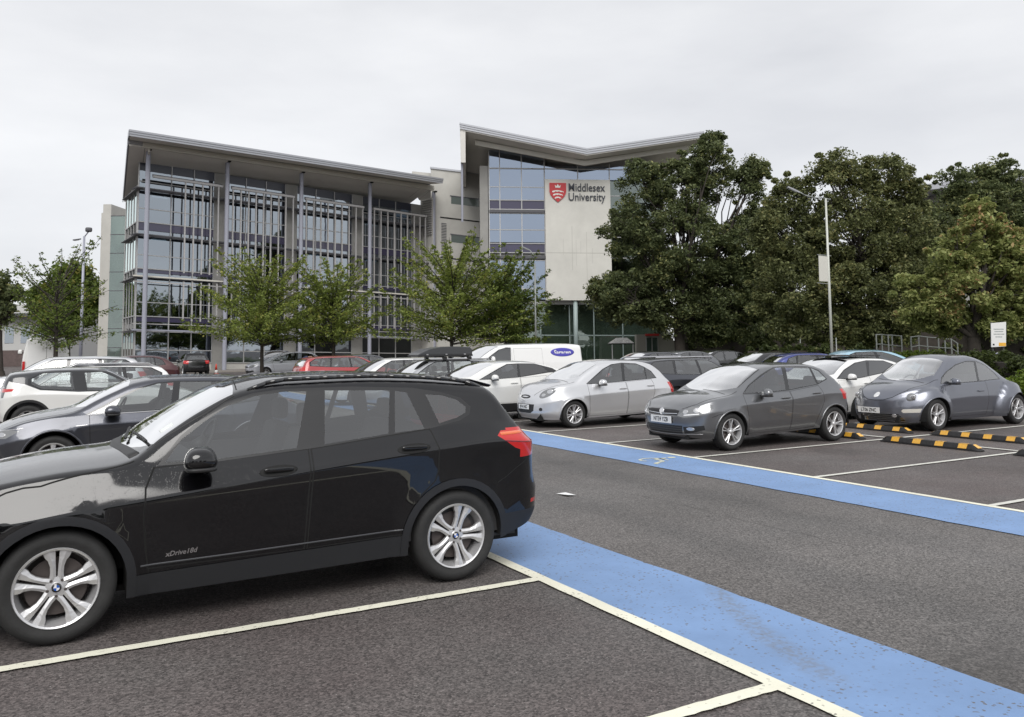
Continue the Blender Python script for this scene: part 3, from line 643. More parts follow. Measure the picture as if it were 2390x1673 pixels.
MICRA = base(W=.83, L0=-.78, L1=2.98, wb=2.43, H=1.42, wr=.29, rim=.20, style='y7', rimm=ALLOY, ww=.185, RF=.70, pF=2.3, RR=.55, pR=2.6, cowl=.10, ws=(.02, .80, .24, .05), rs=1.8,
    belt=[(-.8, .66), (-.5, .80), (-.1, .88), (.4, .90), (1.35, .935), (2.0, .975), (2.5, .95), (3.0, .85)], crease=[(-.8, .5), (0, .64), (1.2, .72), (2.4, .76), (3.0, .7)],
    top=[(-.8, .72), (-.6, .85), (-.35, .93), (.02, .99), (.30, 1.15), (.58, 1.29), (.84, 1.39), (1.3, 1.43), (1.8, 1.42), (2.2, 1.355), (2.42, 1.22), (2.58, 1.03), (2.75, .92), (3.0, .86)],
    offF=[(.2, .08), (.35, 0), (.6, .02), (.75, .07)], offR=[(.3, 0), (.5, .04), (.8, .0), (.95, -.04)], bot=[(-.85, .20), (-.5, .18), (.5, .19), (1.9, .22), (3.0, .28)], flare=[(0, .28, .42, .025), (2.43, .28, .42, .025)], arch=[(0, .275, .335), (2.43, .275, .335)],
    glass=[('g', [(.36, .925), (.62, 1.06), (.88, 1.21), (1.13, 1.305), (1.38, 1.335), (1.31, .95), (.57, .922)]), ('g', [(1.47, 1.335), (1.80, 1.31), (1.98, 1.24), (1.96, .985), (1.38, .96)]), ('g', [(2.02, 1.22), (2.15, 1.14), (2.24, 1.005), (1.99, .985)])],
    trimglass=[[(.33, .915), (.60, 1.075), (.86, 1.225), (1.12, 1.322), (1.42, 1.352), (1.80, 1.328), (2.0, 1.25), (2.17, 1.15), (2.27, .99), (1.34, .94), (.55, .91)]],
    doors=[[(.36, .91), (.38, .6), (.40, .23), (1.40, .23), (1.42, .6), (1.38, .93)], [(1.39, .93), (1.43, .6), (1.41, .23), (1.95, .24), (2.02, .42), (2.12, .56), (2.16, .7), (2.14, .9), (2.10, .975)]],
    mir=(.68, .945), handles=[(1.28, .79), (2.05, .83)], rw=(1.08, 1.28, .55, .50))
MICRA['cuts'] = [('headlight', ell(.57, .74, .15, .085, 22, 35), 'front', CLEARL, True), ('grille', ell(0, .655, .20, .042, 22), 'front', BLACKPL, False), ('lower_grille', [(-.34, .50), (.34, .50), (.32, .36), (.22, .31), (-.22, .31), (-.32, .36)], 'front', BLACKPL, False), ('tail_light', [(2.55, .90), (3.1, .90), (3.1, .66), (2.66, .66)], 'side', REDL, True)]
MICRA['patches'] = [('headlamp_projector', ell(.62, .775, .050, .046), 'front', LAMPR, True), ('headlamp_projector', ell(.52, .70, .038, .034), 'front', LAMPR, True), ('fog_lamp', ell(.50, .40, .036, .036), 'front', BLACKPL, True), ('grille_strip', ell(0, .655, .12, .014), 'front', CHROME, False)]
MICRA['lines'] = [('bonnet_seam', [(-.70, .30), (-.5, .52), (-.2, .64), (.08, .68)], 'top', SEAM, True, .008), ('wiper', [(0, -.55), (.04, -.2), (.04, .05)], 'top', BLACKPL, False, .014), ('wiper', [(.02, .10), (.05, .35), (.10, .55)], 'top', BLACKPL, False, .014)]

BTL = base(W=.78, L0=-.74, L1=3.42, wb=2.70, H=1.46, wr=.32, rim=.22, style='y5', rimm=ALLOY, ww=.2, RF=.85, pF=2.1, RR=.85, pR=2.1, cowl=.20, ws=(.05, .82, .26, .05), rr=.14, d2=.03, bp=1.45, rs=1.9,
    belt=[(-.74, .55), (-.4, .72), (0, .82), (.4, .88), (1.5, .90), (2.2, .92), (2.7, .88), (3.42, .70)], crease=[(-.74, .45), (0, .55), (1.3, .62), (3.42, .55)],
    top=[(-.74, .66), (-.55, .79), (-.3, .88), (.05, .96), (.3, 1.12), (.55, 1.27), (.80, 1.41), (1.15, 1.485), (1.6, 1.485), (2.0, 1.405), (2.27, 1.25), (2.5, 1.05), (2.8, .90), (3.1, .80), (3.42, .70)],
    offF=[(.2, .02), (.4, 0), (.6, 0), (.7, .02)], offR=[(.3, 0), (.5, 0), (.8, 0)], bot=[(-.85, .20), (-.5, .18), (.5, .18), (2, .18), (3.42, .28)],
    flare=[(0, .28, .58, .15), (2.70, .28, .62, .165)], arch=[(0, .29, .365), (2.70, .29, .37)], archin=-.12, winset=-.08,
    glass=[('g', [(.34, .92), (.45, 1.02), (.68, 1.135), (1.05, 1.26), (1.44, 1.325), (1.68, 1.315), (1.52, .93), (.67, .915)]), ('g', [(1.76, 1.325), (2.02, 1.235), (2.19, 1.09), (2.28, .96), (1.60, .935)])],
    trimglass=[[(.31, .91), (.43, 1.035), (.66, 1.15), (1.04, 1.28), (1.44, 1.345), (1.78, 1.342), (2.05, 1.247), (2.22, 1.09), (2.33, .945), (1.5, .918), (.67, .903)]],
    doors=[[(.42, .90), (.42, .6), (.46, .24), (1.78, .24), (1.84, .5), (1.83, .75), (1.78, .92)]], mir=(.62, .955), mirs=(.14, .2, .12), handles=[(1.58, .73)], rw=(1.05, 1.25, .5, .42), frontx=.2)
BTL['cuts'] = [('indicator', [(.50, .43), (.78, .45), (.80, .41), (.78, .375), (.50, .36), (.47, .395)], 'front', mat('lamp_pale', (.62, .60, .55), .15, coat=1), True), ('lower_grille', [(-.42, .335), (.42, .335), (.52, .20), (-.52, .20)], 'front', GLOSSB, False), ('rear_lamp', ell(3.15, .62, .07, .09), 'side', REDL, True)]
BTL['patches'] = [('badge', ell(0, .70, .055, .05, 20), 'front', mat('badge_metal', (.8, .8, .8), .25, .5), False), ('fog_lamp', ell(.36, .30, .038, .036), 'front', LAMPR, True)]
BTL['lines'] = [('bonnet_seam', [(0, .595), (.18, .605), (.33, .66), (.44, .74), (.52, .80)], 'front', SEAM, True, .010), ('bonnet_seam', [(-.40, .50), (-.1, .60), (.15, .66), (.3, .69)], 'top', SEAM, True, .009), ('grille_slat', [(-.46, .30), (.46, .30)], 'front', MATS['slat'], False, .010), ('grille_slat', [(-.48, .265), (.48, .265)], 'front', MATS['slat'], False, .010), ('grille_slat', [(-.5, .23), (.5, .23)], 'front', MATS['slat'], False, .010),
    ('wiper', [(.05, -.55), (.08, -.2), (.08, .02)], 'top', BLACKPL, False, .016), ('wiper', [(.05, .08), (.09, .35), (.15, .55)], 'top', BLACKPL, False, .016)]

GOLF = base(W=.89, L0=-.82, L1=3.42, wb=2.63, H=1.375, wr=.31, rim=.215, style='s5', rimm=ALLOY, ww=.215, RF=.6, cowl=.28, ws=(.22, .98, .16, .06), bp=1.48, rs=2.0,
    belt=[(-.8, .64), (-.5, .76), (-.1, .85), (.3, .865), (.8, .87), (1.5, .885), (2.3, .93), (3.0, .97), (3.42, .92)], crease=[(-.8, .5), (0, .66), (.5, .74), (1.5, .76), (2.6, .80), (3.42, .76)],
    top=[(-.8, .68), (-.6, .77), (-.3, .87), (0, .92), (.22, .955), (.5, 1.10), (.75, 1.22), (1.0, 1.32), (1.35, 1.37), (1.9, 1.375), (2.4, 1.35), (2.75, 1.26), (3.0, 1.12), (3.2, .98), (3.42, .92)],
    glass=[('g', [(.42, .885), (.66, 1.0), (.82, 1.09), (1.05, 1.195), (1.29, 1.262), (1.51, 1.275), (1.455, .91), (.81, .89)]), ('g', [(1.60, 1.28), (2.25, 1.265), (2.32, .95), (1.56, .92)]), ('g', [(2.33, 1.25), (2.6, 1.17), (2.72, 1.0), (2.38, .96)])],
    trimglass=[[(.36, .872), (.64, 1.015), (.80, 1.107), (1.03, 1.212), (1.28, 1.28), (1.55, 1.298), (2.27, 1.285), (2.62, 1.19), (2.77, .99), (2.3, .93), (1.5, .893), (.8, .876)]],
    arch=[(0, .31, .37), (2.63, .31, .37)], doors=[[(.42, .87), (.43, .6), (.45, .24), (1.5, .24), (1.52, .6), (1.51, .885)], [(1.52, .885), (1.53, .6), (1.51, .24), (2.14, .26), (2.2, .45), (2.3, .6), (2.34, .75), (2.3, .93)]], mir=(.70, .93), mirs=(.2, .2, .13), handles=[(1.32, .76), (2.15, .79)], flare=[(0, .31, .46, .02), (2.63, .31, .46, .02)])
GOLF['cuts'] = [('headlight', [(-.9, .70), (-.5, .72), (-.40, .70), (-.55, .61), (-.9, .59)], 'side', CLEARL, True)]
GOLF['patches'] = [('headlamp_projector', ell(-.60, .655, .045, .03), 'side', LAMPR, True)]
GOLF['lines'] = [('chrome_strip', [(.40, .874), (.8, .878), (1.5, .893), (2.1, .918)], 'side', CHROME, True, .014), ('fender_badge', [(.26, .735), (.40, .745)], 'side', CHROME, True, .016), ('headlight_strip', [(-.75, .705), (-.48, .722), (-.36, .735)], 'side', CHROME, True, .010), ('bonnet_seam', [(-.6, .66), (-.2, .72), (.3, .72)], 'top', SEAM, True, .009)]

COUPE = base(W=.90, L0=-.85, L1=3.40, wb=2.60, H=1.395, wr=.33, rim=.21, RF=.7, pF=2.4, cowl=.25, ws=(.15, 1.02, .2, .06), bp=1.6, rs=2.0, clad=.03, sill=[(.3, .1), (2.3, .1), (2.3, .40), (.35, .40)],
    belt=[(-.85, .72), (-.4, .88), (.3, .95), (.9, .97), (1.55, 1.0), (2.2, 1.04), (2.7, 1.08), (3.4, 1.0)], top=[(-.85, .76), (-.5, .92), (0, .99), (.15, 1.01), (.5, 1.17), (.85, 1.32), (1.1, 1.375), (1.5, 1.395), (2.0, 1.38), (2.45, 1.31), (2.8, 1.20), (3.0, 1.11), (3.2, 1.06), (3.4, 1.02)],
    glass=[('g', [(.55, .985), (.85, 1.10), (1.11, 1.215), (1.34, 1.30), (1.60, 1.31), (1.54, 1.01), (.86, .985)]), ('p', [(1.66, 1.31), (2.07, 1.30), (2.26, 1.25), (2.40, 1.12), (1.62, 1.02)])],
    trimglass=[[(.50, .97), (.83, 1.115), (1.09, 1.23), (1.33, 1.32), (1.65, 1.33), (2.09, 1.32), (2.3, 1.265), (2.56, 1.20), (2.70, 1.10), (2.4, 1.09), (1.6, 1.0), (.86, .97)]],
    arch=[(0, .33, .39), (2.60, .33, .39)], doors=[[(.45, .96), (.44, .42), (1.58, .42), (1.60, .99)], [(1.61, .99), (1.60, .42), (2.18, .42), (2.3, .6), (2.34, 1.03)]], mir=(.86, 1.02), handles=[(1.42, .87)], flare=[(0, .33, .46, .03), (2.6, .33, .46, .03)])
COUPE['lines'] = [('wiper', [(.16, -.6), (.2, -.2), (.2, .1)], 'top', BLACKPL, False, .02)]
# white hatch parked behind the rounded coupe
HATCH = base(W=.88, L0=-.85, L1=3.25, wb=2.6, H=1.41, wr=.31, rim=.2, cowl=.0, ws=(-.10, .80, .24, .06), bp=1.2, rs=1.7,
    belt=[(-.8, .64), (-.4, .80), (.1, .89), (.6, .915), (1.2, .97), (1.9, 1.04), (2.4, 1.1), (3.25, 1.0)], top=[(-.85, .68), (-.5, .84), (-.1, .95), (.25, 1.15), (.5, 1.28), (.80, 1.385), (1.3, 1.41), (1.8, 1.40), (2.2, 1.34), (2.6, 1.2), (3.0, 1.08), (3.25, 1.02)],
    glass=[('p', [(.16, .95), (.46, 1.12), (.88, 1.265), (1.25, 1.315), (1.12, .985), (.6, .93)]), ('p', [(1.36, 1.31), (1.84, 1.30), (2.10, 1.22), (1.65, 1.05), (1.18, .99)])], trimglass=[[(.10, .94), (.44, 1.135), (.87, 1.285), (1.3, 1.335), (1.86, 1.32), (2.16, 1.225), (1.66, 1.03), (1.15, .97), (.6, .915)]],
    mir=(.42, .985), doors=[[(.12, .90), (.14, .3), (1.15, .3), (1.17, .96)]], handles=[(1.0, .82)], cuts=[('headlight', [(.45, .58), (.75, .62), (.80, .74), (.55, .68)], 'front', CLEARL, True)])
# high-waisted crossover, two-tone
CROSS = base(W=.90, L0=-.85, L1=3.15, wb=2.6, H=1.385, wr=.32, rim=.21, RF=.7, cowl=.35, ws=(.30, 1.20, .2, .06), bp=1.7, rs=2.1, clad=.05, tum=.42,
    belt=[(-.8, .70), (-.3, .82), (.5, .85), (1.2, .865), (1.8, .90), (2.4, .94), (2.66, 1.06), (3.15, 1.0)], top=[(-.85, .74), (-.4, .90), (.3, .98), (.7, 1.12), (1.2, 1.36), (1.6, 1.385), (2.1, 1.38), (2.65, 1.335), (2.95, 1.30), (3.03, 1.24), (3.15, 1.05)],
    glass=[('g', [(.80, .905), (.78, 1.03), (.90, 1.12), (1.23, 1.285), (1.58, 1.27), (1.52, .91), (1.14, .89)]), ('g', [(2.57, 1.16), (2.36, 1.28), (1.82, 1.29), (1.77, .93), (2.38, .97), (2.56, 1.07)])],
    trimglass=[[(.62, .885), (.70, 1.03), (.86, 1.14), (1.2, 1.31), (1.8, 1.315), (2.38, 1.30), (2.62, 1.17), (2.62, 1.06), (2.40, .945), (1.16, .87)]],
    roofx=(1.15, 3.1), roofm=mat('black_roof', (.03, .031, .035), .25, .2, coat=1), roofside=[[(.6, .88), (.7, 1.1), (1.15, 1.40), (1.6, 1.45), (1.69, 1.45), (1.69, .88)], [(1.69, .88), (1.69, 1.45), (3.2, 1.45), (3.2, 1.20), (2.85, 1.10), (2.66, 1.06), (2.4, .94)]],
    arch=[(0, .32, .385), (2.6, .32, .385)], doors=[[(1.72, .87), (1.72, .36), (2.2, .36), (2.32, .6), (2.42, .93)], [(.62, .86), (.62, .36), (1.70, .36), (1.70, .87)]], mir=(.95, .93), handles=[(1.5, .80)], rw=(1.02, 1.22, .55, .5), cuts=[('tail_light', [(2.85, .98), (3.3, .98), (3.3, .88), (2.9, .93)], 'side', REDL, True)],
    lines=[('fuel_flap', [(2.55, .80), (2.72, .80), (2.73, .68), (2.56, .67), (2.55, .80)], 'side', SEAM, False, .006)])
def scaled(S, sx=1., sz=1., sy=1., **k):
    """same outline stretched along x / z"""
    import copy
    T = dict(S); f = lambda pts: [(a*sx, b*sz) for a, b in pts]
    for q in ('belt', 'crease', 'bot', 'top'): T[q] = f(S[q])
    T['crown'] = [(a*sx, b) for a, b in S.get('crown', [(0, .05)])]
    T['glass'] = [(n, f(p)) for n, p in S['glass']]; T['trimglass'] = [f(p) for p in S.get('trimglass', [])]; T['doors'] = [f(p) for p in S.get('doors', [])]; T['roofside'] = [f(p) for p in S.get('roofside', [])]
    T['offF'] = [(a*sz, b) for a, b in S['offF']]; T['offR'] = [(a*sz, b) for a, b in S['offR']]; T['L0'] *= sx; T['L1'] *= sx; T['wb'] *= sx; T['W'] *= sy; T['H'] *= sz; T['cowl'] *= sx; T['bp'] *= sx
    if 'rs' in T: T['rs'] *= sx
    T['ws'] = (S['ws'][0]*sx, S['ws'][1]*sx, S['ws'][2], S['ws'][3]); T['flare'] = [(a*sx, b, c, d) for a, b, c, d in S['flare']]; T['arch'] = [(a*sx, b, c) for a, b, c in S['arch']]; T['mir'] = (S['mir'][0]*sx, S['mir'][1]*sz)
    T['handles'] = f(S.get('handles', [])); T['cuts'] = [(n, (f(p) if v in ('side', 'top') else [(a, b*sz) for a, b in p]), v, m, s_) for n, p, v, m, s_ in S.get('cuts', [])]
    T['patches'] = [(n, (f(p) if v == 'side' else [(a*(sx if v == 'top' else 1), b*(1 if v == 'top' else sz)) for a, b in p]), v, m, s_) for n, p, v, m, s_ in S.get('patches', [])]
    T['lines'] = [(n, ([(a*sx, b) for a, b in p] if v == 'top' else f(p) if v == 'side' else [(a, b*sz) for a, b in p]), v, m, s_, w_) for n, p, v, m, s_, w_ in S.get('lines', [])]
    if 'rw' in S: b = S['rw']; T['rw'] = (b[0]*sz, b[1]*sz, b[2], b[3])
    if 'roofx' in S: T['roofx'] = (S['roofx'][0]*sx, S['roofx'][1]*sx)
    if 'sill' in S and S.get('clad'): T['sill'] = f(S['sill'])
    T.update(k); return T
ESTATE = base(W=.90, L0=-.88, L1=3.75, wb=2.75, H=1.46, wr=.32, rim=.215, cowl=.32, ws=(.25, 1.05, .16, .06), bp=1.55, rs=2.1, RF=.62,
    belt=[(-.85, .68), (-.4, .84), (.3, .92), (1.5, .95), (2.6, .98), (3.4, 1.0), (3.75, .96)], top=[(-.85, .72), (-.5, .86), (0, .96), (.25, 1.0), (.55, 1.18), (.85, 1.34), (1.1, 1.43), (1.5, 1.46), (2.4, 1.46), (3.0, 1.43), (3.35, 1.38), (3.5, 1.25), (3.65, 1.05), (3.75, .98)],
    glass=[('g', [(.48, .95), (.70, 1.10), (.95, 1.25), (1.2, 1.36), (1.55, 1.375), (1.52, .97), (.8, .955)]), ('g', [(1.64, 1.375), (2.35, 1.37), (2.42, 1.0), (1.60, .975)]), ('p', [(2.45, 1.365), (3.05, 1.34), (3.30, 1.2), (3.30, 1.06), (2.50, 1.005)])],
    trimglass=[[(.42, .935), (.68, 1.115), (.93, 1.27), (1.19, 1.38), (1.6, 1.395), (2.45, 1.39), (3.08, 1.36), (3.35, 1.21), (3.35, 1.04), (2.5, .985), (.8, .94)]], mir=(.78, .97), doors=[[(.45, .93), (.46, .3), (1.55, .3), (1.56, .95)]], handles=[(1.4, .83), (2.25, .86)], rw=(1.06, 1.30, .60, .52),
    cuts=[('tail_light', [(3.4, 1.02), (3.9, 1.02), (3.9, .82), (3.5, .84)], 'side', REDL, True), ('headlight', [(.50, .60), (.78, .64), (.84, .74), (.55, .70)], 'front', CLEARL, True)])
VAN = base(W=.95, L0=-.85, L1=4.32, wb=3.2, H=1.82, wr=.33, rim=.2, rimm=mat('steel_wheel', (.25, .25, .26), .5, .3), cowl=.05, ws=(-.12, .95, .18, .06), bp=1.05, RF=.6, pF=2.5, RR=.16, pR=5., tum=.16, d2=.04, rr=.12, d1=.02,
    belt=[(-.85, .86), (-.4, 1.05), (0, 1.14), (.9, 1.16), (4.3, 1.16)], crease=[(-.85, .6), (0, .8), (4.3, .85)], top=[(-.85, .92), (-.5, 1.09), (-.12, 1.23), (.2, 1.42), (.55, 1.63), (.85, 1.76), (1.2, 1.81), (2.6, 1.83), (3.9, 1.82), (4.32, 1.79)],
    bot=[(-.85, .25), (0, .22), (4.3, .30)], glass=[('p', [(.25, 1.20), (.60, 1.43), (.88, 1.60), (1.15, 1.67), (1.33, 1.675), (1.28, 1.20)])], trimglass=[[(.18, 1.185), (.58, 1.45), (.86, 1.62), (1.15, 1.69), (1.35, 1.69), (1.30, 1.185)]],
    flare=[(0, .33, .45, .015), (3.2, .33, .45, .015)], arch=[(0, .33, .38), (3.2, .33, .38)], mir=(.55, 1.28), mirs=(.13, .2, .24), doors=[[(.2, 1.18), (.2, .35), (1.35, .35), (1.36, 1.69), (1.15, 1.70)], [(1.45, .35), (1.45, 1.66), (2.6, 1.66), (2.6, .35)]], offR=[(.3, 0)], offF=[(.2, .05), (.5, 0), (.9, .06)],
    cuts=[('tail_light', [(4.16, 1.15), (4.5, 1.15), (4.5, .75), (4.16, .75)], 'side', REDL, True)])
# ---------------------------------------------------------------- ground and painted markings
X_N, X_F, X_B, BAY0, BAY = 3.374, 8.886, 13.64, 14.8412, 2.3343      # near line, far line, back line, first bay line, bay pitch
def ground_mat():
    m = bpy.data.materials.new('asphalt'); m.use_nodes = True; t = m.node_tree; p = t.nodes['Principled BSDF']; N = t.nodes.new; L = t.links.new
    c = N('ShaderNodeTexCoord'); s = N('ShaderNodeSeparateXYZ'); L(c.outputs['Object'], s.inputs[0])
    def rng(a, b, src, lo=0, hi=1):
        r = N('ShaderNodeMapRange'); r.inputs[1].default_value = a; r.inputs[2].default_value = b; r.inputs[3].default_value = lo; r.inputs[4].default_value = hi; L(src, r.inputs[0]); return r.outputs[0]
    def mul(a, b, op='MULTIPLY'):
        k = N('ShaderNodeMath'); k.operation = op
        for i, q in enumerate((a, b)):
            if isinstance(q, (int, float)): k.inputs[i].default_value = q
            else: L(q, k.inputs[i])
        return k.outputs[0]
    def noise(sc_, det=3, ro=.5):
        n = N('ShaderNodeTexNoise'); n.inputs['Scale'].default_value = sc_; n.inputs['Detail'].default_value = det; n.inputs['Roughness'].default_value = ro; L(c.outputs['Object'], n.inputs[0]); return n.outputs[0]
    aisle = mul(rng(3.0, 3.5, s.outputs[0]), rng(8.75, 8.9, s.outputs[0], 1, 0))
    mixc = N('ShaderNodeMixRGB'); mixc.inputs[1].default_value = (.100, .083, .080, 1); mixc.inputs[2].default_value = (.128, .119, .114, 1); L(aisle, mixc.inputs[0])
    # the near bays wear from brown to grey close to the aisle
    pat = rng(.35, .7, noise(.55, 5, .6)); m2 = N('ShaderNodeMixRGB'); m2.inputs[2].default_value = (.118, .112, .107, 1); L(mixc.outputs[0], m2.inputs[1]); L(mul(pat, .7), m2.inputs[0])
    big = rng(.3, .7, noise(.33, 6, .62), .74, 1.28); m3 = N('ShaderNodeMixRGB'); m3.blend_type = 'MULTIPLY'; m3.inputs[0].default_value = 1; L(m2.outputs[0], m3.inputs[1]); L(big, m3.inputs[2])
    v = N('ShaderNodeTexVoronoi'); v.inputs['Scale'].default_value = 88; v.feature = 'F1'; L(c.outputs['Object'], v.inputs[0])
    ag = rng(.0, 1., N('ShaderNodeSeparateColor').outputs[0]) if False else None
    sc_ = N('ShaderNodeSeparateColor'); L(v.outputs['Color'], sc_.inputs[0])
    st = rng(0, 1, sc_.outputs[0], .45, 1.50); st2 = rng(.3, .7, noise(38, 5, .7), .60, 1.38); m4 = N('ShaderNodeMixRGB'); m4.blend_type = 'MULTIPLY'; m4.inputs[0].default_value = 1
    L(m3.outputs[0], m4.inputs[1]); L(mul(st, st2), m4.inputs[2])
    # pale chippings scattered through the binder
    v2 = N('ShaderNodeTexVoronoi'); v2.inputs['Scale'].default_value = 55; L(c.outputs['Object'], v2.inputs[0]); s2 = N('ShaderNodeSeparateColor'); L(v2.outputs['Color'], s2.inputs[0])
    chip = mul(rng(.955, .97, s2.outputs[1]), rng(.25, .15, v2.outputs['Distance'])); m5 = N('ShaderNodeMixRGB'); m5.inputs[2].default_value = (.42, .41, .39, 1); L(m4.outputs[0], m5.inputs[1]); L(mul(chip, .8), m5.inputs[0])
    # oil drips in the bays, polished wheel paths in the aisle, an old seam
    vo = N('ShaderNodeTexVoronoi'); vo.inputs['Scale'].default_value = .42; L(c.outputs['Object'], vo.inputs[0]); so_ = N('ShaderNodeSeparateColor'); L(vo.outputs['Color'], so_.inputs[0])
    dd = mul(vo.outputs['Distance'], mul(noise(5, 5, .7), .5), 'ADD'); oil = mul(mul(rng(.52, .40, dd), rng(.5, .6, so_.outputs[0])), rng(.35, .6, noise(9, 4, .7), .3, 1))
    xw = mul(s.outputs[0], mul(noise(.5, 2, .5), .5), 'ADD'); pa = [mul(mul(xw, q, 'SUBTRACT'), 1, 'MULTIPLY') for q in (5.5, 7.15)]
    def absr(q, a, b): k = N('ShaderNodeMath'); k.operation = 'ABSOLUTE'; L(q, k.inputs[0]); return rng(a, b, k.outputs[0], 1, 0)
    wp = mul(absr(pa[0], .10, .42), absr(pa[1], .10, .42), 'ADD'); seam = mul(absr(mul(xw, 6.45, 'SUBTRACT'), .004, .016), rng(.45, .55, noise(.9, 3, .6)))
    m6 = N('ShaderNodeMixRGB'); m6.inputs[2].default_value = (.045, .042, .04, 1); L(m5.outputs[0], m6.inputs[1]); L(mul(mul(oil, .55), mul(seam, .6), 'MAXIMUM'), m6.inputs[0])
    m7 = N('ShaderNodeMixRGB'); m7.blend_type = 'MULTIPLY'; m7.inputs[2].default_value = (.72, .73, .74, 1); L(m6.outputs[0], m7.inputs[1]); L(mul(wp, .55), m7.inputs[0]); m5 = m7
    L(m5.outputs[0], p.inputs['Base Color']); L(rng(.3, .7, noise(.8, 4, .6), .52, .78), p.inputs['Roughness']); p.inputs['Specular IOR Level'].default_value = .45
    b = N('ShaderNodeBump'); b.inputs['Strength'].default_value = .55; b.inputs['Distance'].default_value = .008; L(mul(v.outputs['Distance'], noise(60, 3, .6)), b.inputs['Height']); L(b.outputs[0], p.inputs['Normal'])
    return m
GM = ground_mat()
bm = bmesh.new(); bmesh.ops.create_grid(bm, x_segments=60, y_segments=60, size=700)
for v in bm.verts: v.co.z = -.003
ground = from_bm('ground', bm, GM, recalc=False); tag(ground, kind='structure')
def paint_mat(name, col, wear, worn=(.12, .115, .11)):
    m = bpy.data.materials.new(name); m.use_nodes = True; t = m.node_tree; p = t.nodes['Principled BSDF']; N = t.nodes.new; L = t.links.new; c = N('ShaderNodeTexCoord')
    def noise(sc_, det, ro): n = N('ShaderNodeTexNoise'); n.inputs['Scale'].default_value = sc_; n.inputs['Detail'].default_value = det; n.inputs['Roughness'].default_value = ro; L(c.outputs['Object'], n.inputs[0]); return n.outputs[0]
    def rng(a, b, src, lo=0, hi=1): r = N('ShaderNodeMapRange'); r.inputs[1].default_value = a; r.inputs[2].default_value = b; r.inputs[3].default_value = lo; r.inputs[4].default_value = hi; L(src, r.inputs[0]); return r.outputs[0]
    a = N('ShaderNodeMixRGB'); a.inputs[1].default_value = tuple(x*.90 for x in col)+(1,); a.inputs[2].default_value = tuple(min(1, x*1.08) for x in col)+(1,); L(rng(.35, .65, noise(1.3, 7, .65)), a.inputs[0])
    v = N('ShaderNodeTexVoronoi'); v.inputs['Scale'].default_value = 70; L(c.outputs['Object'], v.inputs[0]); s2 = N('ShaderNodeSeparateColor'); L(v.outputs['Color'], s2.inputs[0])
    k = N('ShaderNodeMath'); k.operation = 'MULTIPLY'; L(rng(1-.09*wear, 1-.07*wear, s2.outputs[0]), k.inputs[0]); L(rng(.42, .62, noise(2.2, 5, .6), .25, 1), k.inputs[1])
    k2 = N('ShaderNodeMath'); k2.operation = 'MULTIPLY'; L(rng(.60, .74, noise(26, 6, .75)), k2.inputs[0]); L(rng(.50, .66, noise(1.1, 4, .6)), k2.inputs[1])
    k3 = N('ShaderNodeMath'); k3.operation = 'MAXIMUM'; L(k.outputs[0], k3.inputs[0]); L(k2.outputs[0], k3.inputs[1])
    q = N('ShaderNodeMixRGB'); q.inputs[2].default_value = (*worn, 1); L(a.outputs[0], q.inputs[1]); L(k3.outputs[0], q.inputs[0]); L(q.outputs[0], p.inputs['Base Color']); p.inputs['Roughness'].default_value = .62
    b = N('ShaderNodeBump'); b.inputs['Strength'].default_value = .35; b.inputs['Distance'].default_value = .005; L(noise(75, 4, .6), b.inputs['Height']); L(b.outputs[0], p.inputs['Normal']); return m, p, t, a, q
BLUEM, bp_, bt_, ba_, bq_ = paint_mat('blue_road_paint', (.185, .30, .52), .6)
# grey tyre scuff curving across the near blue stripe
c_ = bt_.nodes.new('ShaderNodeTexCoord'); s_ = bt_.nodes.new('ShaderNodeSeparateXYZ'); bt_.links.new(c_.outputs['Object'], s_.inputs[0])
def m_(op, a, b=None, c=None):
    k = bt_.nodes.new('ShaderNodeMath'); k.operation = op
    for i, q in enumerate((a, b, c)):
        if q is None: continue
        if isinstance(q, (int, float)): k.inputs[i].default_value = q
        else: bt_.links.new(q, k.inputs[i])
    return k.outputs[0]
def ss(src, a, b, lo, hi): k = bt_.nodes.new('ShaderNodeMapRange'); k.interpolation_type = 'SMOOTHSTEP'; bt_.links.new(src, k.inputs[0]); [setattr(k.inputs[i+1], 'default_value', v) for i, v in enumerate((a, b, lo, hi))]; return k.outputs[0]
dy_ = m_('SUBTRACT', s_.outputs[1], 4.0); xc = m_('MULTIPLY_ADD', dy_, .42, 3.95); xc = m_('MULTIPLY_ADD', m_('MULTIPLY', dy_, dy_), .12, xc)
band = ss(m_('ABSOLUTE', m_('SUBTRACT', s_.outputs[0], xc)), .02, .15, 1, 0); ends = m_('MULTIPLY', ss(s_.outputs[1], 2.9, 3.4, 0, 1), ss(s_.outputs[1], 4.5, 5.1, 1, 0))
nz_ = bt_.nodes.new('ShaderNodeTexNoise'); nz_.inputs['Scale'].default_value = 24; nz_.inputs['Detail'].default_value = 5; bt_.links.new(c_.outputs['Object'], nz_.inputs[0])
scuff = m_('MULTIPLY', m_('MULTIPLY', band, ends), ss(nz_.outputs[0], .38, .62, .12, .55)); mxs = bt_.nodes.new('ShaderNodeMixRGB'); mxs.inputs[2].default_value = (.17, .185, .21, 1); bt_.links.new(scuff, mxs.inputs[0]); bt_.links.new(bq_.outputs[0], mxs.inputs[1]); bt_.links.new(mxs.outputs[0], bp_.inputs['Base Color'])
WHITEM = paint_mat('white_road_paint', (.80, .785, .65), .5, (.30, .29, .25))[0]
WHITE2M = paint_mat('white_bay_paint', (.66, .655, .60), .6, (.28, .27, .24))[0]
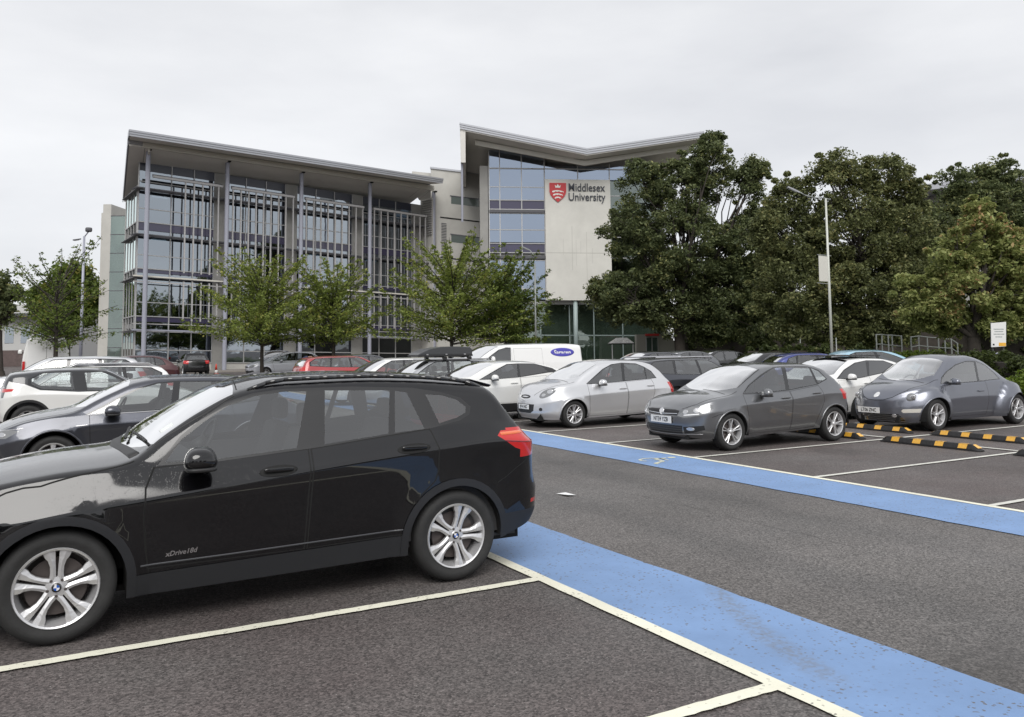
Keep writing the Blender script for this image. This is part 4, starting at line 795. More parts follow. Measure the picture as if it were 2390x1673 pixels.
def strip(name, x0, x1, y0, y1, z, m, jag=.0, n=None):
    """flat painted sheet with slightly uneven edges"""
    random.seed(hash(name) % 1000+int(x0*97+y0*13)); ln = 'y' if abs(y1-y0) > abs(x1-x0) else 'x'; L_ = abs(y1-y0) if ln == 'y' else abs(x1-x0); n = n or max(2, int(L_/.05)); vs = []
    if L_ > 30: n = int(L_/.25)
    for i in range(n+1):
        t = i/n; ja, jb = random.uniform(-jag, jag), random.uniform(-jag, jag)
        if ln == 'y': vs += [(x0+ja, y0+(y1-y0)*t, z), (x1+jb, y0+(y1-y0)*t, z)]
        else: vs += [(x0+(x1-x0)*t, y0+ja, z), (x0+(x1-x0)*t, y1+jb, z)]
    o = MB(); o.add(vs, [(2*i, 2*i+1, 2*i+3, 2*i+2) for i in range(n)]); ob = o.build(name, m); 
    me = ob.data
    if me.polygons[0].normal.z < 0: me.flip_normals()
    return tag(ob, kind='structure')
strip('blue_stripe', X_N+.05, 4.335, -6, 40, .004, BLUEM, .011); strip('blue_stripe', 7.80, X_F-.04, -6, 44, .004, BLUEM, .010)
strip('edge_line', X_N-.05, X_N+.052, -6, 40, .008, WHITEM, .004); strip('edge_line', X_F-.045, X_F+.05, -6, 44, .008, WHITEM, .003)
for k in range(-14, 12):
    y = BAY0-BAY*k
    if y > -8: strip('bay_line', X_F+.05, X_B+4.9, y-.04, y+.04, .0085, WHITE2M, .003)
strip('bay_end_line', X_B-.04, X_B+.04, -6, 44, .0125, WHITE2M, .003)
for k in range(-14, 6):
    y = 5.5898-BAY*k
    if y > -8: strip('bay_line', -6.5, X_N-.05, y-.045, y+.045, .0085, WHITEM, .004)
# wheelchair mark on the blue stripe (lying along the stripe, as in the photo)
mb = MB(); o_ = (8.20, 10.0)
def gp(a, b): return (o_[0]+b, o_[1]-a, .0080)
def stroke(pts, wd):
    for (a, b), (c, d) in zip(pts[:-1], pts[1:]):
        dx, dy = c-a, d-b; l = math.hypot(dx, dy) or 1; nx, ny = -dy/l*wd/2, dx/l*wd/2
        mb.add([gp(a+nx, b+ny), gp(a-nx, b-ny), gp(c-nx, d-ny), gp(c+nx, d+ny)], [(0, 1, 2, 3)])
stroke([(-.32+.16*math.cos(R_(t)), .02+.20*math.sin(R_(t))) for t in range(60, 301, 20)], .045); stroke([(-.36, .33), (-.36, .10), (-.10, .06), (.02, -.20), (.10, -.20)], .055); stroke([(-.34, .2), (-.14, .19)], .035)
mb.add([gp(-.36+.06*math.cos(R_(t)), .43+.07*math.sin(R_(t))) for t in range(0, 360, 30)], [tuple(range(12))])
tag(mb.build('road_symbol', paint_mat('worn_yellow_paint', (.66, .66, .50), 1.4, (.16, .27, .46))[0]), kind='structure')
# scrap of white paper on the aisle
mb = MB(); mb.add([(5.42, 8.62, .006), (5.54, 8.60, .013), (5.56, 8.41, .007), (5.44, 8.40, .02), (5.49, 8.5, .026)], [(0, 4, 3), (0, 1, 4), (1, 2, 4), (2, 3, 4)])
tag(mb.build('paper_scrap', mat('paper', (.8, .8, .8), .6)), 'small scrap of white paper lying on the grey aisle', 'litter')
# ---------------------------------------------------------------- rubber wheel stops
YEL = mat('yellow_reflector', (.80, .43, .05), .35, coat=.5, var=.12, vscale=30); RUB2 = mat('stop_rubber', (.022, .022, .023), .7, var=.4, vscale=20, bump=.4, bscale=60)
def wheel_stop(loc, label, ang=0.):
    r = empty('wheel_stop', loc, ang, label, 'wheel stop', 'rubber wheel stops in the bays'); ln = 1.83; h = .10
    mb = MB(); prof = [(-.075, 0), (-.075, .03), (-.045, h), (.045, h), (.075, .03), (.075, 0)]
    st = [(-ln/2, .25), (-ln/2+.03, .35), (-ln/2+.14, 1), (ln/2-.14, 1), (ln/2-.03, .35), (ln/2, .25)]; vs = []
    for y, k in st: vs += [(x*(.85+.15*k), y, z*k) for x, z in prof]
    fs = [(6*i+j, 6*i+(j+1) % 6, 6*i+6+(j+1) % 6, 6*i+6+j) for i in range(5) for j in range(6)]+[tuple(range(6)), tuple(range(35, 29, -1))]
    mb.add(vs, fs).build('rubber_body', RUB2, r, bevel=.006)
    for y in (-.62, -.21, .20, .61):
        q = MB(); 
        for a, b in ((0, 1), (1, 2), (2, 3), (3, 4), (4, 5)):
            if a in (0, 4): continue
            (x0, z0), (x1, z1) = prof[a], prof[b]; nx, nz = -(z1-z0), (x1-x0); l = math.hypot(nx, nz); nx, nz = nx/l*.003, nz/l*.003
            if a == 1: nx, nz = -abs(nx), abs(nz)
            if a == 3: nx, nz = abs(nx), abs(nz)
            q.add([(x0+nx, y-.075, z0+nz), (x1+nx, y-.085, z1+nz), (x1+nx, y+.065, z1+nz), (x0+nx, y+.075, z0+nz)], [(0, 1, 2, 3)])
        q.build('reflector_strip', YEL, r)
    for y in (-ln/2+.085, ln/2-.085):
        s_ = 1 if y > 0 else -1; q = MB(); q.add([(-.04, y-s_*.045, h+.002), (.04, y-s_*.045, h+.002), (.055, y+s_*.05, .052), (-.055, y+s_*.05, .052)], [(0, 1, 2, 3)]); q.build('end_reflector', YEL, r)
    return r
wheel_stop((13.16, 9.12, 0), 'black and yellow rubber wheel stop in the empty bay right of the dark grey hatchback')
wheel_stop((14.77, 9.28, 0), 'black and yellow wheel stop right of the front wheel of the round-roofed blue grey car')
wheel_stop((14.68, 11.45, 0), 'black and yellow wheel stop under the nose of the blue grey round-roofed car')
wheel_stop((13.12, 11.30, 0), 'wheel stop mostly hidden behind the rear wheel of the dark grey hatchback')
wheel_stop((13.20, 6.80, 0), 'wheel stop cut off by the right edge of the photo')
# ---------------------------------------------------------------- parked vehicles
hero, sh = make_car('parked_car', 'large black compact crossover in the foreground, wet with rain, with silver five-arm wheels', HERO, P_BLACK, (.151, 5.83+.91, 0), roundel=True, capm=GLOSSB, cat='car')
for ly in (-.60, .60):
    mb = MB(); P = []
    for i in range(15):
        x = 1.16+(2.97-1.16)*i/14; ry = sh.rail(x)[0]-.045; hh, nn = sh.ray('top', x, ly/.60*ry); P.append(hh+Vector((0, 0, -.004 if i in (0, 14) else .022 if i in (1, 13) else .030)))
    for a, b in zip(P[:-1], P[1:]): mb.tube(a, b, .017, n=8)
    mb.build('roof_rail', GLOSSB, hero, True)
h, n = sh.ray('side', .70, .46)
text_obj('model_lettering', 'xDrive18d', .044, CHROME, hero, frame4(h+n*.003, (1, 0, .04), n.cross(Vector((1, 0, .04)).normalized())*1.0), .001, shear=.25, bold=.001)
# rear spoiler, wipers, screen sticker, brake light
MB().hexa([(2.93, -.52, 1.462), (3.13, -.50, 1.415), (3.13, .50, 1.415), (2.93, .52, 1.462), (2.93, -.54, 1.492), (3.15, -.52, 1.435), (3.15, .52, 1.435), (2.93, .54, 1.492)]).build('rear_spoiler', P_BLACK, hero, bevel=.012)
for a, b in (((.52, -.58), (.50, .02)), ((.44, .0), (.52, .55))):
    mb = MB(); P = []
    for i in range(9): t = i/8; hh, nn = sh.ray('top', a[0]+(b[0]-a[0])*t, a[1]+(b[1]-a[1])*t); P.append(hh+nn*.022)
    for p_, q_ in zip(P[:-1], P[1:]): mb.tube(p_, q_, .010, n=6)
    mb.build('wiper', BLACKPL, hero, True)
sh.patch('cowl_grille', [(.40, -.66), (.46, -.65), (.40, 0), (.46, .65), (.40, .66), (.33, 0)], 'top', BLACKPL, hero, off=.004, thick=.004)
sh.patch('permit_sticker', [(.60, -.56), (.68, -.55), (.68, -.45), (.60, -.46)], 'top', mat('sticker', (.75, .78, .76), .5), hero, off=.002, thick=.001)
for (x, z) in ((1.31, .925), (2.30, 1.007)):
    sh.patch('handle_recess', ell(x, z, .13, .035, 20, 3), 'side', SEAM, hero, off=.0015, thick=.001)
sh.patch('side_indicator', [(-.9, .0), (-.89, .0), (-.89, .01)], 'side', ORANGEL, hero)

polo, sp_ = make_car('parked_car', 'dark grey five-door hatchback with front number plate, parked past the blue stripe', POLO, P_GREY, (10.02, 10.45+.84, 0), capm=ALLOY)
def nose_x(s, z):
    h, n = s.ray('front', 0, z); return h.x if h is not None else s.S['L0']
number_plate(polo, (nose_x(sp_, .505)-.012, 0, .505), -1, 'NT59 YZB', w_=.52, h_=.115)
def vw_mark(s, root, z, r):
    x = nose_x(s, z)-.012
    for dy0, dz0, dy1, dz1 in ((-.55, .6, -.18, -.75), (-.18, -.75, 0, -.1), (0, -.1, .18, -.75), (.18, -.75, .55, .6), (-.25, .85, 0, .15), (0, .15, .25, .85)):
        MB().tube((x, dy0*r, z+dz0*r), (x, dy1*r, z+dz1*r), r*.09, n=5).build('badge_stroke', SEAM, root)
micra, sm_ = make_car('parked_car', 'small silver rounded hatchback with oval headlights, parked beyond the empty bay', MICRA, P_SILVER, (10.04, 15.15+.83, 0), capm=ALLOY)
number_plate(micra, (nose_x(sm_, .44)-.012, 0, .44), -1, 'EF14 HEC', w_=.42, h_=.10)
beetle, sb_ = make_car('parked_car', 'blue grey round-roofed coupe with bulging wings and round headlights, parked at the right', BTL, P_BLUEGREY, (15.45, 10.55+.80, 0), capm=ALLOY)
number_plate(beetle, (nose_x(sb_, .395)-.012, .14, .395), -1, 'LT06 ZNC', w_=.50, h_=.11)
for s_ in (-1, 1):
    hh, nn_ = sb_.ray('front', s_*.60, .66)
    if hh is not None:
        o = blob('headlight', (.11, .23, .20), hh+nn_*(-.022), CLEARL, beetle, pw=2., rot=nn_.to_track_quat('-X', 'Z').to_matrix())
        for dy in (-.035, .04): blob('headlamp_projector', (.05, .085, .095), hh+nn_*(.012)+Vector((0, s_*dy, dy*.2)), LAMPR, o)
golf, sg_ = make_car('parked_car', 'dark grey hatchback with chrome window strip, next car behind the black crossover', GOLF, P_GREYD, (.24, 12.9+.89, 0), capm=ALLOY)
coupe, _ = make_car('parked_car', 'white sloping-roofed crossover between the silver hatchback and the black car', COUPE, P_WHITE2, (8.5, 17.55+.90, 0), detail=.75, priv=PGLASS)
hatch, _ = make_car('parked_car', 'white hatchback with black bar on its roof, half hidden behind the dark grey hatchback', HATCH, P_WHITE, (15.55, 12.95+.88, 0), detail=.75, priv=PGLASS)
MB().box(.75, 2.0, -.50, .50, 1.425, 1.447).build('roof_bar', BLACKPL, hatch, bevel=.01)
cross, _ = make_car('parked_car', 'white crossover with black roof and dark wheel arches at the left edge', CROSS, P_WHITE2, (2.5, 20.0+.9, 0), math.pi, detail=.75)

G2 = 'cars parked in the far rows'
wsuv, _ = make_car('parked_car', 'white sport utility car with roof rails behind the black-roofed crossover', scaled(ESTATE, .98, .945, W=.93), P_WHITE, (-.35, 24.0+.9, 0), detail=.5, group=G2)
for ly in (-.62, .62): MB().hexa([(1.1, ly-.02, 1.33), (3.1, ly-.02, 1.33), (3.1, ly+.02, 1.33), (1.1, ly+.02, 1.33), (1.25, ly-.02, 1.405), (2.95, ly-.02, 1.405), (2.95, ly+.02, 1.405), (1.25, ly+.02, 1.405)]).build('roof_rail', CHROME, wsuv, bevel=.008)
make_car('parked_car', 'pale silver estate car leftmost in the back row, nearest the white delivery van', scaled(ESTATE, 1., 1.08), P_SILVER, (-.75, 27.4+.9, 0), detail=.5, group=G2)
make_car('parked_car', 'dark maroon low car showing only its roof, left of the building corner', scaled(GOLF, 1., 1.1), paint('maroon_paint', (.06, .012, .014), .2), (2.2, 40.5, 0), detail=.5, group=G2)
rb, _ = make_car('parked_car', 'grey silver estate car carrying a roof box on black bars', scaled(ESTATE, .97, .955), paint('mid_silver_paint', (.42, .43, .45), .5), (8.95, 22.3+.9, 0), detail=.5, group=G2)
for x in (1.45, 2.25):
    mb = MB().box(x-.04, x+.04, -.72, .72, 1.43, 1.46)
    for s_ in (-1, 1): mb.box(x-.06, x+.06, s_*.66-.05, s_*.66+.05, 1.36, 1.44)
    mb.build('roof_bar', BLACKPL, rb, bevel=.006)
for ly in (-.66, .66): MB().tube((1.0, ly, 1.385), (2.9, ly, 1.385), .016).build('roof_rail', CHROME, rb)
boxr = empty('roof_box', (8.95, 22.3+.62, 0), 0, 'black roof box strapped on the grey silver estate car', 'roof box')
pr = [(.60, 1.50), (.70, 1.58), (1.0, 1.68), (1.35, 1.735), (1.8, 1.75), (2.28, 1.735), (2.36, 1.66), (2.36, 1.50)]
MB().prism(pr, lambda a, b: (a, -.38, b), lambda a, b: (a, .38, b)).build('box_lid', mat('box_plastic', (.05, .052, .056), .35, coat=.3), boxr, bevel=.03)
MB().box(.60, 2.37, -.39, .39, 1.462, 1.515).build('box_base', BLACKPL, boxr, bevel=.015)
for x in (.9, 1.5, 2.1): MB().box(x-.03, x+.03, -.400, -.388, 1.505, 1.54).build('box_catch', ALLOYD, boxr)
make_car('parked_car', 'white estate car left of the roof box, behind the black crossover', scaled(ESTATE, .97, .965), P_WHITE, (8.55, 24.7+.9, 0), detail=.5, group=G2)
van, sv_ = make_car('panel_van', 'white panel van with a purple oval sign on its side', VAN, P_WHITE, (13.0, 25.5+.95, 0), detail=.6, cat='van', noseat=True)
ov = sv_.patch('oval_sign', ell(3.45, 1.505, .50, .155, 28), 'side', mat('purple_vinyl', (.07, .065, .40), .4), van, off=.003)
h, n = sv_.ray('side', 3.45, 1.50)
text_obj('sign_lettering', 'Saracen', .235, mat('white_vinyl', (.8, .8, .8), .5), ov, frame4(h+Vector((0, -.008, -.01)), (1, 0, 0), (0, .05, 1)), .002, bold=.006, sx=.98)
red, _ = make_car('parked_car', 'red people carrier facing right behind the black roof rail', scaled(ESTATE, .98, .965, rw=(1.0, 1.28, .62, .5)), P_RED, (13.0, 34+.9, 0), math.pi, detail=.6, group=G2)
make_car('parked_car', 'dark grey car just beyond the red people carrier', scaled(GOLF, 1., 1.04), P_GREYD, (15.0, 37.3+.9, 0), math.pi, detail=.5, group=G2)
make_car('parked_car', 'pale silver blue hatchback left of the red people carrier', scaled(POLO, 1.25, 1.07, cuts=POLO['cuts'], patches=[], lines=[]), P_LSIL, (12.1, 52.6, 0), detail=.5, group=G2)
fi, sf_ = make_car('parked_car', 'small black hatchback seen from behind beside the grey building column', scaled(POLO, 1.0, 1.06, patches=[], lines=[], rw=(1.02, 1.27, .62, .50)), P_BLK2, (9.3, 62.0, 0), R_(-90), detail=.5, group=G2)
MB().box(2.93, 2.955, -.26, .26, .80, .91).build('number_plate', PLATEY, fi)
for s_ in (-1, 1): MB().hexa([(2.62, s_*.62, .95), (2.80, s_*.62, .95), (2.78, s_*.80, .92), (2.60, s_*.80, .92), (2.52, s_*.60, 1.15), (2.62, s_*.60, 1.15), (2.6, s_*.70, 1.13), (2.5, s_*.70, 1.13)]).build('tail_light', REDL, fi)
make_car('parked_car', 'silver grey boxy car facing the camera next to the small black hatchback', scaled(ESTATE, .9, 1.1, W=.9), paint('grey_green_paint', (.30, .31, .34), .4), (13.9, 57.4, 0), R_(68), detail=.5, group=G2)
dk, _ = make_car('parked_car', 'dark grey estate car with pale roof rails, facing right behind the silver rounded hatchback', scaled(ESTATE, 1.0, .955), P_GREYD, (17.4, 17.6+.9, 0), math.pi, detail=.6, group=G2, priv=PGLASS)
for ly in (-.66, .66): MB().tube((1.0, ly, 1.40), (3.0, ly, 1.395), .018).build('roof_rail', CHROME, dk)
make_car('parked_car', 'small black hatchback under the big oaks, left of the navy car', scaled(MICRA, 1.05, .98, patches=[], lines=[]), P_BLK2, (25.9, 26.5, 0), detail=.5, group=G2)
make_car('parked_car', 'navy blue car showing its rear window, left of the light blue hatchback', scaled(GOLF, 1., 1.02, rw=(.98, 1.27, .66, .55)), P_NAVY, (26.2, 21.2, 0), R_(-205), detail=.5, group=G2)
make_car('parked_car', 'light blue hatchback seen from behind right of the navy car', scaled(POLO, 1.15, 1.06, patches=[], lines=[], rw=(1.08, 1.33, .62, .55)), P_SKY, (27.0, 19.2, 0), R_(-205), detail=.5, group=G2)
for (x, y, c_, l_) in ((21.6, 29.2, P_GREYD, 'dark car roof behind the white van, nearest its tail'), (24.6, 30.6, P_GREY, 'grey car roof below the kiosk with the red canopy'), (28.0, 32.0, P_BLK2, 'black car roof under the oak, right of the kiosk')):
    make_car('parked_car', l_, scaled(GOLF, 1., 1.06), c_, (x, y, 0), detail=.4, group=G2)
# tall delivery van at the far left, seen from behind
tv = scaled(VAN, 1.2, 1.32, W=1.0, doors=[], cuts=[]); lv, slv = make_car('delivery_van', 'tall white delivery van seen from behind at the left', tv, P_WHITE2, (0, 0, 0), 0, detail=.5, cat='van', noseat=True)
lv.location = (.35, 51.2, 0); lv.rotation_euler = (0, 0, R_(-89))
xr = tv['L1']
MB().box(xr-.03, xr+.012, -.80, .80, .62, 2.22).build('rear_door', P_WHITE, lv, bevel=.02); MB().box(xr+.012, xr+.016, -.006, .006, .62, 2.2).build('door_gap', SEAM, lv)
for s_ in (-1, 1): MB().box(xr-.06, xr+.02, s_*.93-.055, s_*.93+.055, .75, 1.25).build('tail_light', REDL, lv, bevel=.01)
MB().box(xr+.01, xr+.03, -.25, .25, .66, .77).build('number_plate', PLATEY, lv)
# ---------------------------------------------------------------- buildings
CONC = mat('concrete_panel', (.50, .49, .455), .8, var=.10, vscale=.5, bump=.1, bscale=20)
CONCG = mat('grey_concrete', (.30, .295, .28), .85, var=.14, vscale=.8)
COLM = mat('blue_grey_steel', (.34, .35, .41), .45, .1); FRAME = mat('pale_window_frame', (.46, .46, .46), .45, .2); LOUV = mat('louvre_metal', (.47, .46, .455), .5, .2)
ROOFM = mat('roof_sheet', (.42, .43, .46), .4, .4); SOFF = mat('soffit_panel', (.72, .70, .66), .8, var=.06, vscale=.4); BEAMM = mat('cream_beam', (.62, .60, .54), .6)
GRILLE = mat('walkway_grating', (.10, .10, .11), .6, .2); PURP = mat('purple_spandrel', (.055, .05, .095), .22, coat=.6)
SLAB = mat('floor_slab', (.45, .45, .44), .8); INT = mat('office_interior', (.34, .36, .36), .9, var=.5, vscale=.35)
def bglass(name, tint, gcol, ior=1.6, refl=9., wav=.12):
    m = glassmat(name, tint, refl, ior, .02, gcol); t = m.node_tree
    n = t.nodes.new('ShaderNodeTexNoise'); n.inputs['Scale'].default_value = .6; c = t.nodes.new('ShaderNodeTexCoord'); b = t.nodes.new('ShaderNodeBump'); b.inputs['Strength'].default_value = wav; b.inputs['Distance'].default_value = .05
    t.links.new(c.outputs['Object'], n.inputs[0]); t.links.new(n.outputs[0], b.inputs['Height'])
    for q in t.nodes:
        if q.type in ('BSDF_GLOSSY',): t.links.new(b.outputs[0], q.inputs['Normal'])
    return m
BGL = bglass('blue_window_glass', (.20, .25, .30), (.66, .73, .80)); TGL = bglass('tower_glass', (.16, .22, .34), (.60, .70, .86), refl=10.); GGL = bglass('green_stair_glass', (.62, .72, .68), (.75, .85, .83), refl=5.); GGL2 = bglass('green_ground_glass', (.60, .66, .62), (.60, .68, .64), refl=6.)
DGL = bglass('dark_ground_glass', (.10, .11, .11), (.6, .65, .68), refl=4.)
A0 = YAW+R_(48); D = Vector((math.sin(A0), math.cos(A0), 0)); NN = Vector((D.y, -D.x, 0)); P0 = Vector((6.8627, 67.2794, 0)); SH = .025
def fT(t, o, z): p = P0+D*t+NN*o; return (p.x, p.y, z-SH*t if z > .3 else z)   # t along the facade, o out towards the car park
b1 = empty('office_building', P0, 0, 'long glass-fronted office block with steel columns, vertical louvres and a big tilted roof', 'building')
def toB(root):
    for o in root.children:
        o.location = o.location - root.location
GO = -1.6      # glass plane
TC = [0., 6.1, 12.55, 19.3, 26.4]
def part(mb, name, m, root=b1, bevel=0., smooth=False, T=fT):
    o = mb.build(name, m, root, smooth, bevel, T=T); o.location = -Vector(root.location); return o
for i, t in enumerate(TC):
    mb = MB()
    for k in range(12): a, b = 2*math.pi*k/12, 2*math.pi*(k+1)/12; mb.add([(t+.17*math.cos(a), .17*math.sin(a), 0), (t+.17*math.cos(b), .17*math.sin(b), 0), (t+.17*math.cos(b), .17*math.sin(b), 16.5+.021*t), (t+.17*math.cos(a), .17*math.sin(a), 16.5+.021*t)], [(0, 1, 2, 3)])
    part(mb, 'column', COLM, smooth=True)
    part(MB().box(t-.10, t+.10, -.1, .45, 16.48+.021*t, 16.60+.021*t), 'column_bracket', SEAM)
piers = [(5.74, 6.62), (11.90, 12.96), (18.43, 19.50), (24.93, 26.10)]
for a, b in piers: part(MB().box(a, b, GO-.5, GO+.06, 0, 16.0), 'concrete_pier', CONCG)
bays = [(-.12, 5.74), (6.62, 11.90), (12.96, 18.43), (19.50, 24.93)]
# floors and back wall behind the glass
sl = MB()
for z in (3.45, 7.2, 10.65, 14.1): sl.box(.9, 26.1, GO-6.2, GO-.25, z, z+.32)
part(sl, 'floor_slabs', SLAB)
part(MB().box(1.0, 25.8, GO-6.0, GO-5.8, 0, 14).box(7, 7.2, GO-6, GO-3, 0, 14).box(14.5, 14.7, GO-6, GO-3, 0, 14), 'inner_walls', INT)
cl = MB()
for z in (3.4, 7.15, 10.6, 14.05):
    for t in (2.0, 9.3, 15.8, 21.9): cl.box(t, t+1.2, GO-3.4, GO-3.2, z-.05, z-.01)
lampm = mat('ceiling_light', (.9, .9, .85), .5, emit=(1, .97, .9, 2.2)); part(cl, 'ceiling_lights', lampm)
levels = [(.80, 3.12), (4.26, 7.15), (7.88, 10.3), (11.4, 13.85)]
random.seed(5)
for bi, (ta, tb) in enumerate(bays):
    w3 = (tb-ta)/3; xs = [ta, ta+2.45, ta+4.2, tb] if bi == 0 else [ta, ta+w3, ta+2*w3, tb]
    for li, (za, zb_) in enumerate(levels):
        for j in range(3):
            gm = DGL if (li == 0 and bi >= 2) else BGL
            part(MB().box(xs[j]+.03, xs[j+1]-.03, GO-.02, GO, za, zb_), 'window_pane', gm)
            tr_ = {0: 1.74, 1: 5.31, 2: 8.88, 3: 12.42}[li]
            # purple lower panels behind the transom on the upper floors
            if (j > 0 or bi > 0) and li > 0: part(MB().box(xs[j]+.06, xs[j+1]-.06, GO-.10, GO-.08, za, tr_), 'lower_panel', PURP)
            if li == 0 and bi == 0 and j > 0: part(MB().box(xs[j]+.06, xs[j+1]-.06, GO-.10, GO-.08, za, tr_), 'lower_panel', PURP)
    fr = MB()
    for x in xs: fr.box(x-.035, x+.035, GO-.05, GO+.06, .80, 15.95)
    for z in (.80, 1.74, 3.12, 4.26, 5.31, 7.86, 8.88, 11.4, 12.42, 14.48): fr.box(ta, tb, GO-.04, GO+.045, z-.035, z+.035)
    part(fr, 'window_frame', FRAME)
    for za, zb_ in ((3.86, 4.22), (7.55, 7.84), (10.78, 11.37)): part(MB().box(ta, tb, GO-.06, GO-.01, za, zb_), 'spandrel_band', PURP)
    part(MB().box(ta, tb, GO-.04, GO-.01, 14.5, 15.3), 'clerestory_glass', BGL); part(MB().box(ta, tb, GO-.05, GO-.02, 15.3, 16.0), 'clerestory_head', mat('dark_head_panel', (.045, .05, .07), .3))
    part(MB().box(ta, tb, GO-.06, GO-.01, .0, .78), 'plinth', CONC)
    for za, zb_ in ((3.15, 3.84), (7.2, 7.52), (10.33, 10.75), (13.87, 14.46)): part(MB().box(ta, tb, GO-.05, GO-.01, za, zb_), 'spandrel_glass', BGL)
# vertical louvres on their frames
LV = [[2.95, 3.62, 4.29, 4.94, 5.55], [6.75, 7.41, 8.06, 8.70, 9.35, 10.0, 10.68, 11.32, 11.99], [13.22, 13.92, 14.6, 15.3, 16.0, 16.68, 17.38, 18.08, 18.77], [19.99, 20.7, 21.44, 22.16, 22.9, 23.62, 24.38, 25.04, 25.68]]
for i, ts in enumerate(LV):
    for t in ts:
        part(MB().box(t-.045, t+.045, -.42, -.30, 7.6, 14.62), 'louvre_blade', LOUV)
        part(MB().box(t-.045, t+.045, -.42, -.30, 3.95, 6.95), 'louvre_blade', LOUV)
    a, b = (.5, 5.9) if i == 0 else (ts[0]-.12, ts[-1]+.12)
    part(MB().box(a, b, -.46, -.26, 14.63, 14.80), 'louvre_rail', LOUV); part(MB().box(a, b, -.52, -.47, 14.70, 14.90), 'louvre_rail', GRILLE)
# walkway gratings and beams
for z, h, m in ((13.74, .08, GRILLE), (10.26, .08, GRILLE), (7.12, .11, BEAMM), (3.13, .12, COLM)):
    part(MB().box(-.7, 26.2, -.55, -.42, z, z+h), 'walkway_edge', m)
    g = MB()
    for k in range(6): g.box(-.7, 26.2, GO+.15+k*.17, GO+.20+k*.17, z+.01, z+.05)
    for t in np.arange(-.6, 26.2, 1.35): g.box(t, t+.05, GO+.05, -.5, z-.02, z+.01)
    part(g, 'walkway_grating', GRILLE)
part(MB().box(-.7, 26.2, -.50, -.44, 6.72, 6.80).box(-.7, 26.2, -.48, -.42, 3.62, 3.68), 'service_rail', LOUV)
# cladding screen at the right end under the roof
mb = MB()
for k in range(16): z = 13.0+k*.22; mb.box(26.0+.0*k, 26.3, -1.4, .1, z, z+.07)
part(mb, 'corner_screen', LOUV)
part(MB().box(26.15, 26.35, GO-.2, .1, 0, 16.5), 'return_wall', CONC)
# roof: tilted slab, soffit, cream beam, fascia; high in front, low at the back
def roofpt(t, o, top):
    zf = 16.79+.0240*(t+2.1)                # soffit height along the front edge
    z = zf+(2.5-o)*.10 if o > .55 else zf-.12-(.5-o)*.315
    return (t, o, z+top)
FO, BO = 2.5, -8.0
def sk(t, o): return t+(.28*(2.5-o) if t < 0 else 0)
def rp(t, o, dz): a = roofpt(t, o, dz); return fT(sk(a[0], a[1]), a[1], a[2])
def roof_slab(name, m, t0, t1, o0, o1, d0, d1):
    mb = MB(); mb.hexa([rp(t0, o0, d0), rp(t1, o0, d0), rp(t1, o1, d0), rp(t0, o1, d0), rp(t0, o0, d1), rp(t1, o0, d1), rp(t1, o1, d1), rp(t0, o1, d1)])
    return part(mb, name, m, T=None)
roof_slab('soffit', SOFF, -2.1, 25.5, .56, FO-.06, -.02, .06); roof_slab('soffit', SOFF, -2.1, 25.5, BO, .5, -.12, 0)
for k, d in enumerate((-.02, .14, .30)): roof_slab('fascia_strip', ROOFM, -2.14-.02*k, 25.6+.02*k, FO-.10-.0*k, FO+.04*k, d, d+.145)
roof_slab('roof_top', ROOFM, -2.16, 25.6, .57, FO-.11, .07, .43); roof_slab('roof_top', ROOFM, -2.16, 25.6, BO-.1, .54, .02, .60)
roof_slab('edge_fascia', ROOFM, -2.22, -2.165, .57, FO, -.02, .42); roof_slab('edge_fascia', ROOFM, -2.22, -2.165, BO-.1, .54, -.13, .58)
mb = MB()
for t in np.arange(-1., 26.4, 1.22): mb.add([rp(t, -1.5, -.123), rp(t+.025, -1.5, -.123), rp(t+.025, .45, -.123), rp(t, .44, -.123)], [(0, 1, 2, 3)])
part(mb, 'soffit_joints', SEAM, T=None)
part(MB().hexa([(-.6, .40, 16.56), (26.0, .40, 17.10), (26.0, .66, 17.10), (-.6, .66, 16.56), (-.6, .40, 16.95), (26.0, .40, 17.55), (26.0, .66, 17.55), (-.6, .66, 16.95)]), 'front_beam', BEAMM)
part(MB().hexa([rp(-.75, -7.9, -.40), rp(-.6, -7.9, -.40), rp(-.6, .5, -.40), rp(-.75, .5, -.40), rp(-.75, -7.9, -.12), rp(-.6, -7.9, -.12), rp(-.6, .5, -.12), rp(-.75, .5, -.12)]), 'side_beam', BEAMM, T=None)
for t in (-1.4,) : pass
# left return face, set slightly askew: glazing and pier
def fK(t, o, z): return fT(t+.16*max(0, GO-o), o, z)
for z0, z1 in ((.8, 3.1), (4.3, 7.1), (7.9, 10.2), (11.4, 13.8)):
    for k in range(4): part(MB().box(-.16, -.14, GO-.3-k*1.25-1.15, GO-.3-k*1.25, z0, z1), 'side_window', GGL, T=fK)
mb = MB()
for k in range(5): mb.box(-.20, -.10, GO-.32-k*1.25, GO-.24-k*1.25, 0, 14.2)
for z in (.78, 3.12, 4.26, 7.12, 7.86, 10.3, 11.4, 13.85): mb.box(-.20, -.10, GO-5.3, GO-.2, z-.04, z+.04)
part(mb, 'side_frame', FRAME, T=fK)
for z in (13.74, 10.26, 7.08, 3.13):
    part(MB().box(-.55, -.2, GO-5.0, GO+1.1, z, z+.05), 'side_walkway', GRILLE, T=fK)
part(MB().box(-.14, .30, GO-5.9, GO-5.3, 0, 14.6), 'side_pier', CONC, T=fK)
part(MB().box(1.1, 26.1, GO-6.4, GO-6.2, 0, 13.3), 'rear_wall', CONCG)
part(MB().box(25.9, 26.1, GO-6.2, GO-.2, 0, 14), 'end_wall', CONCG)
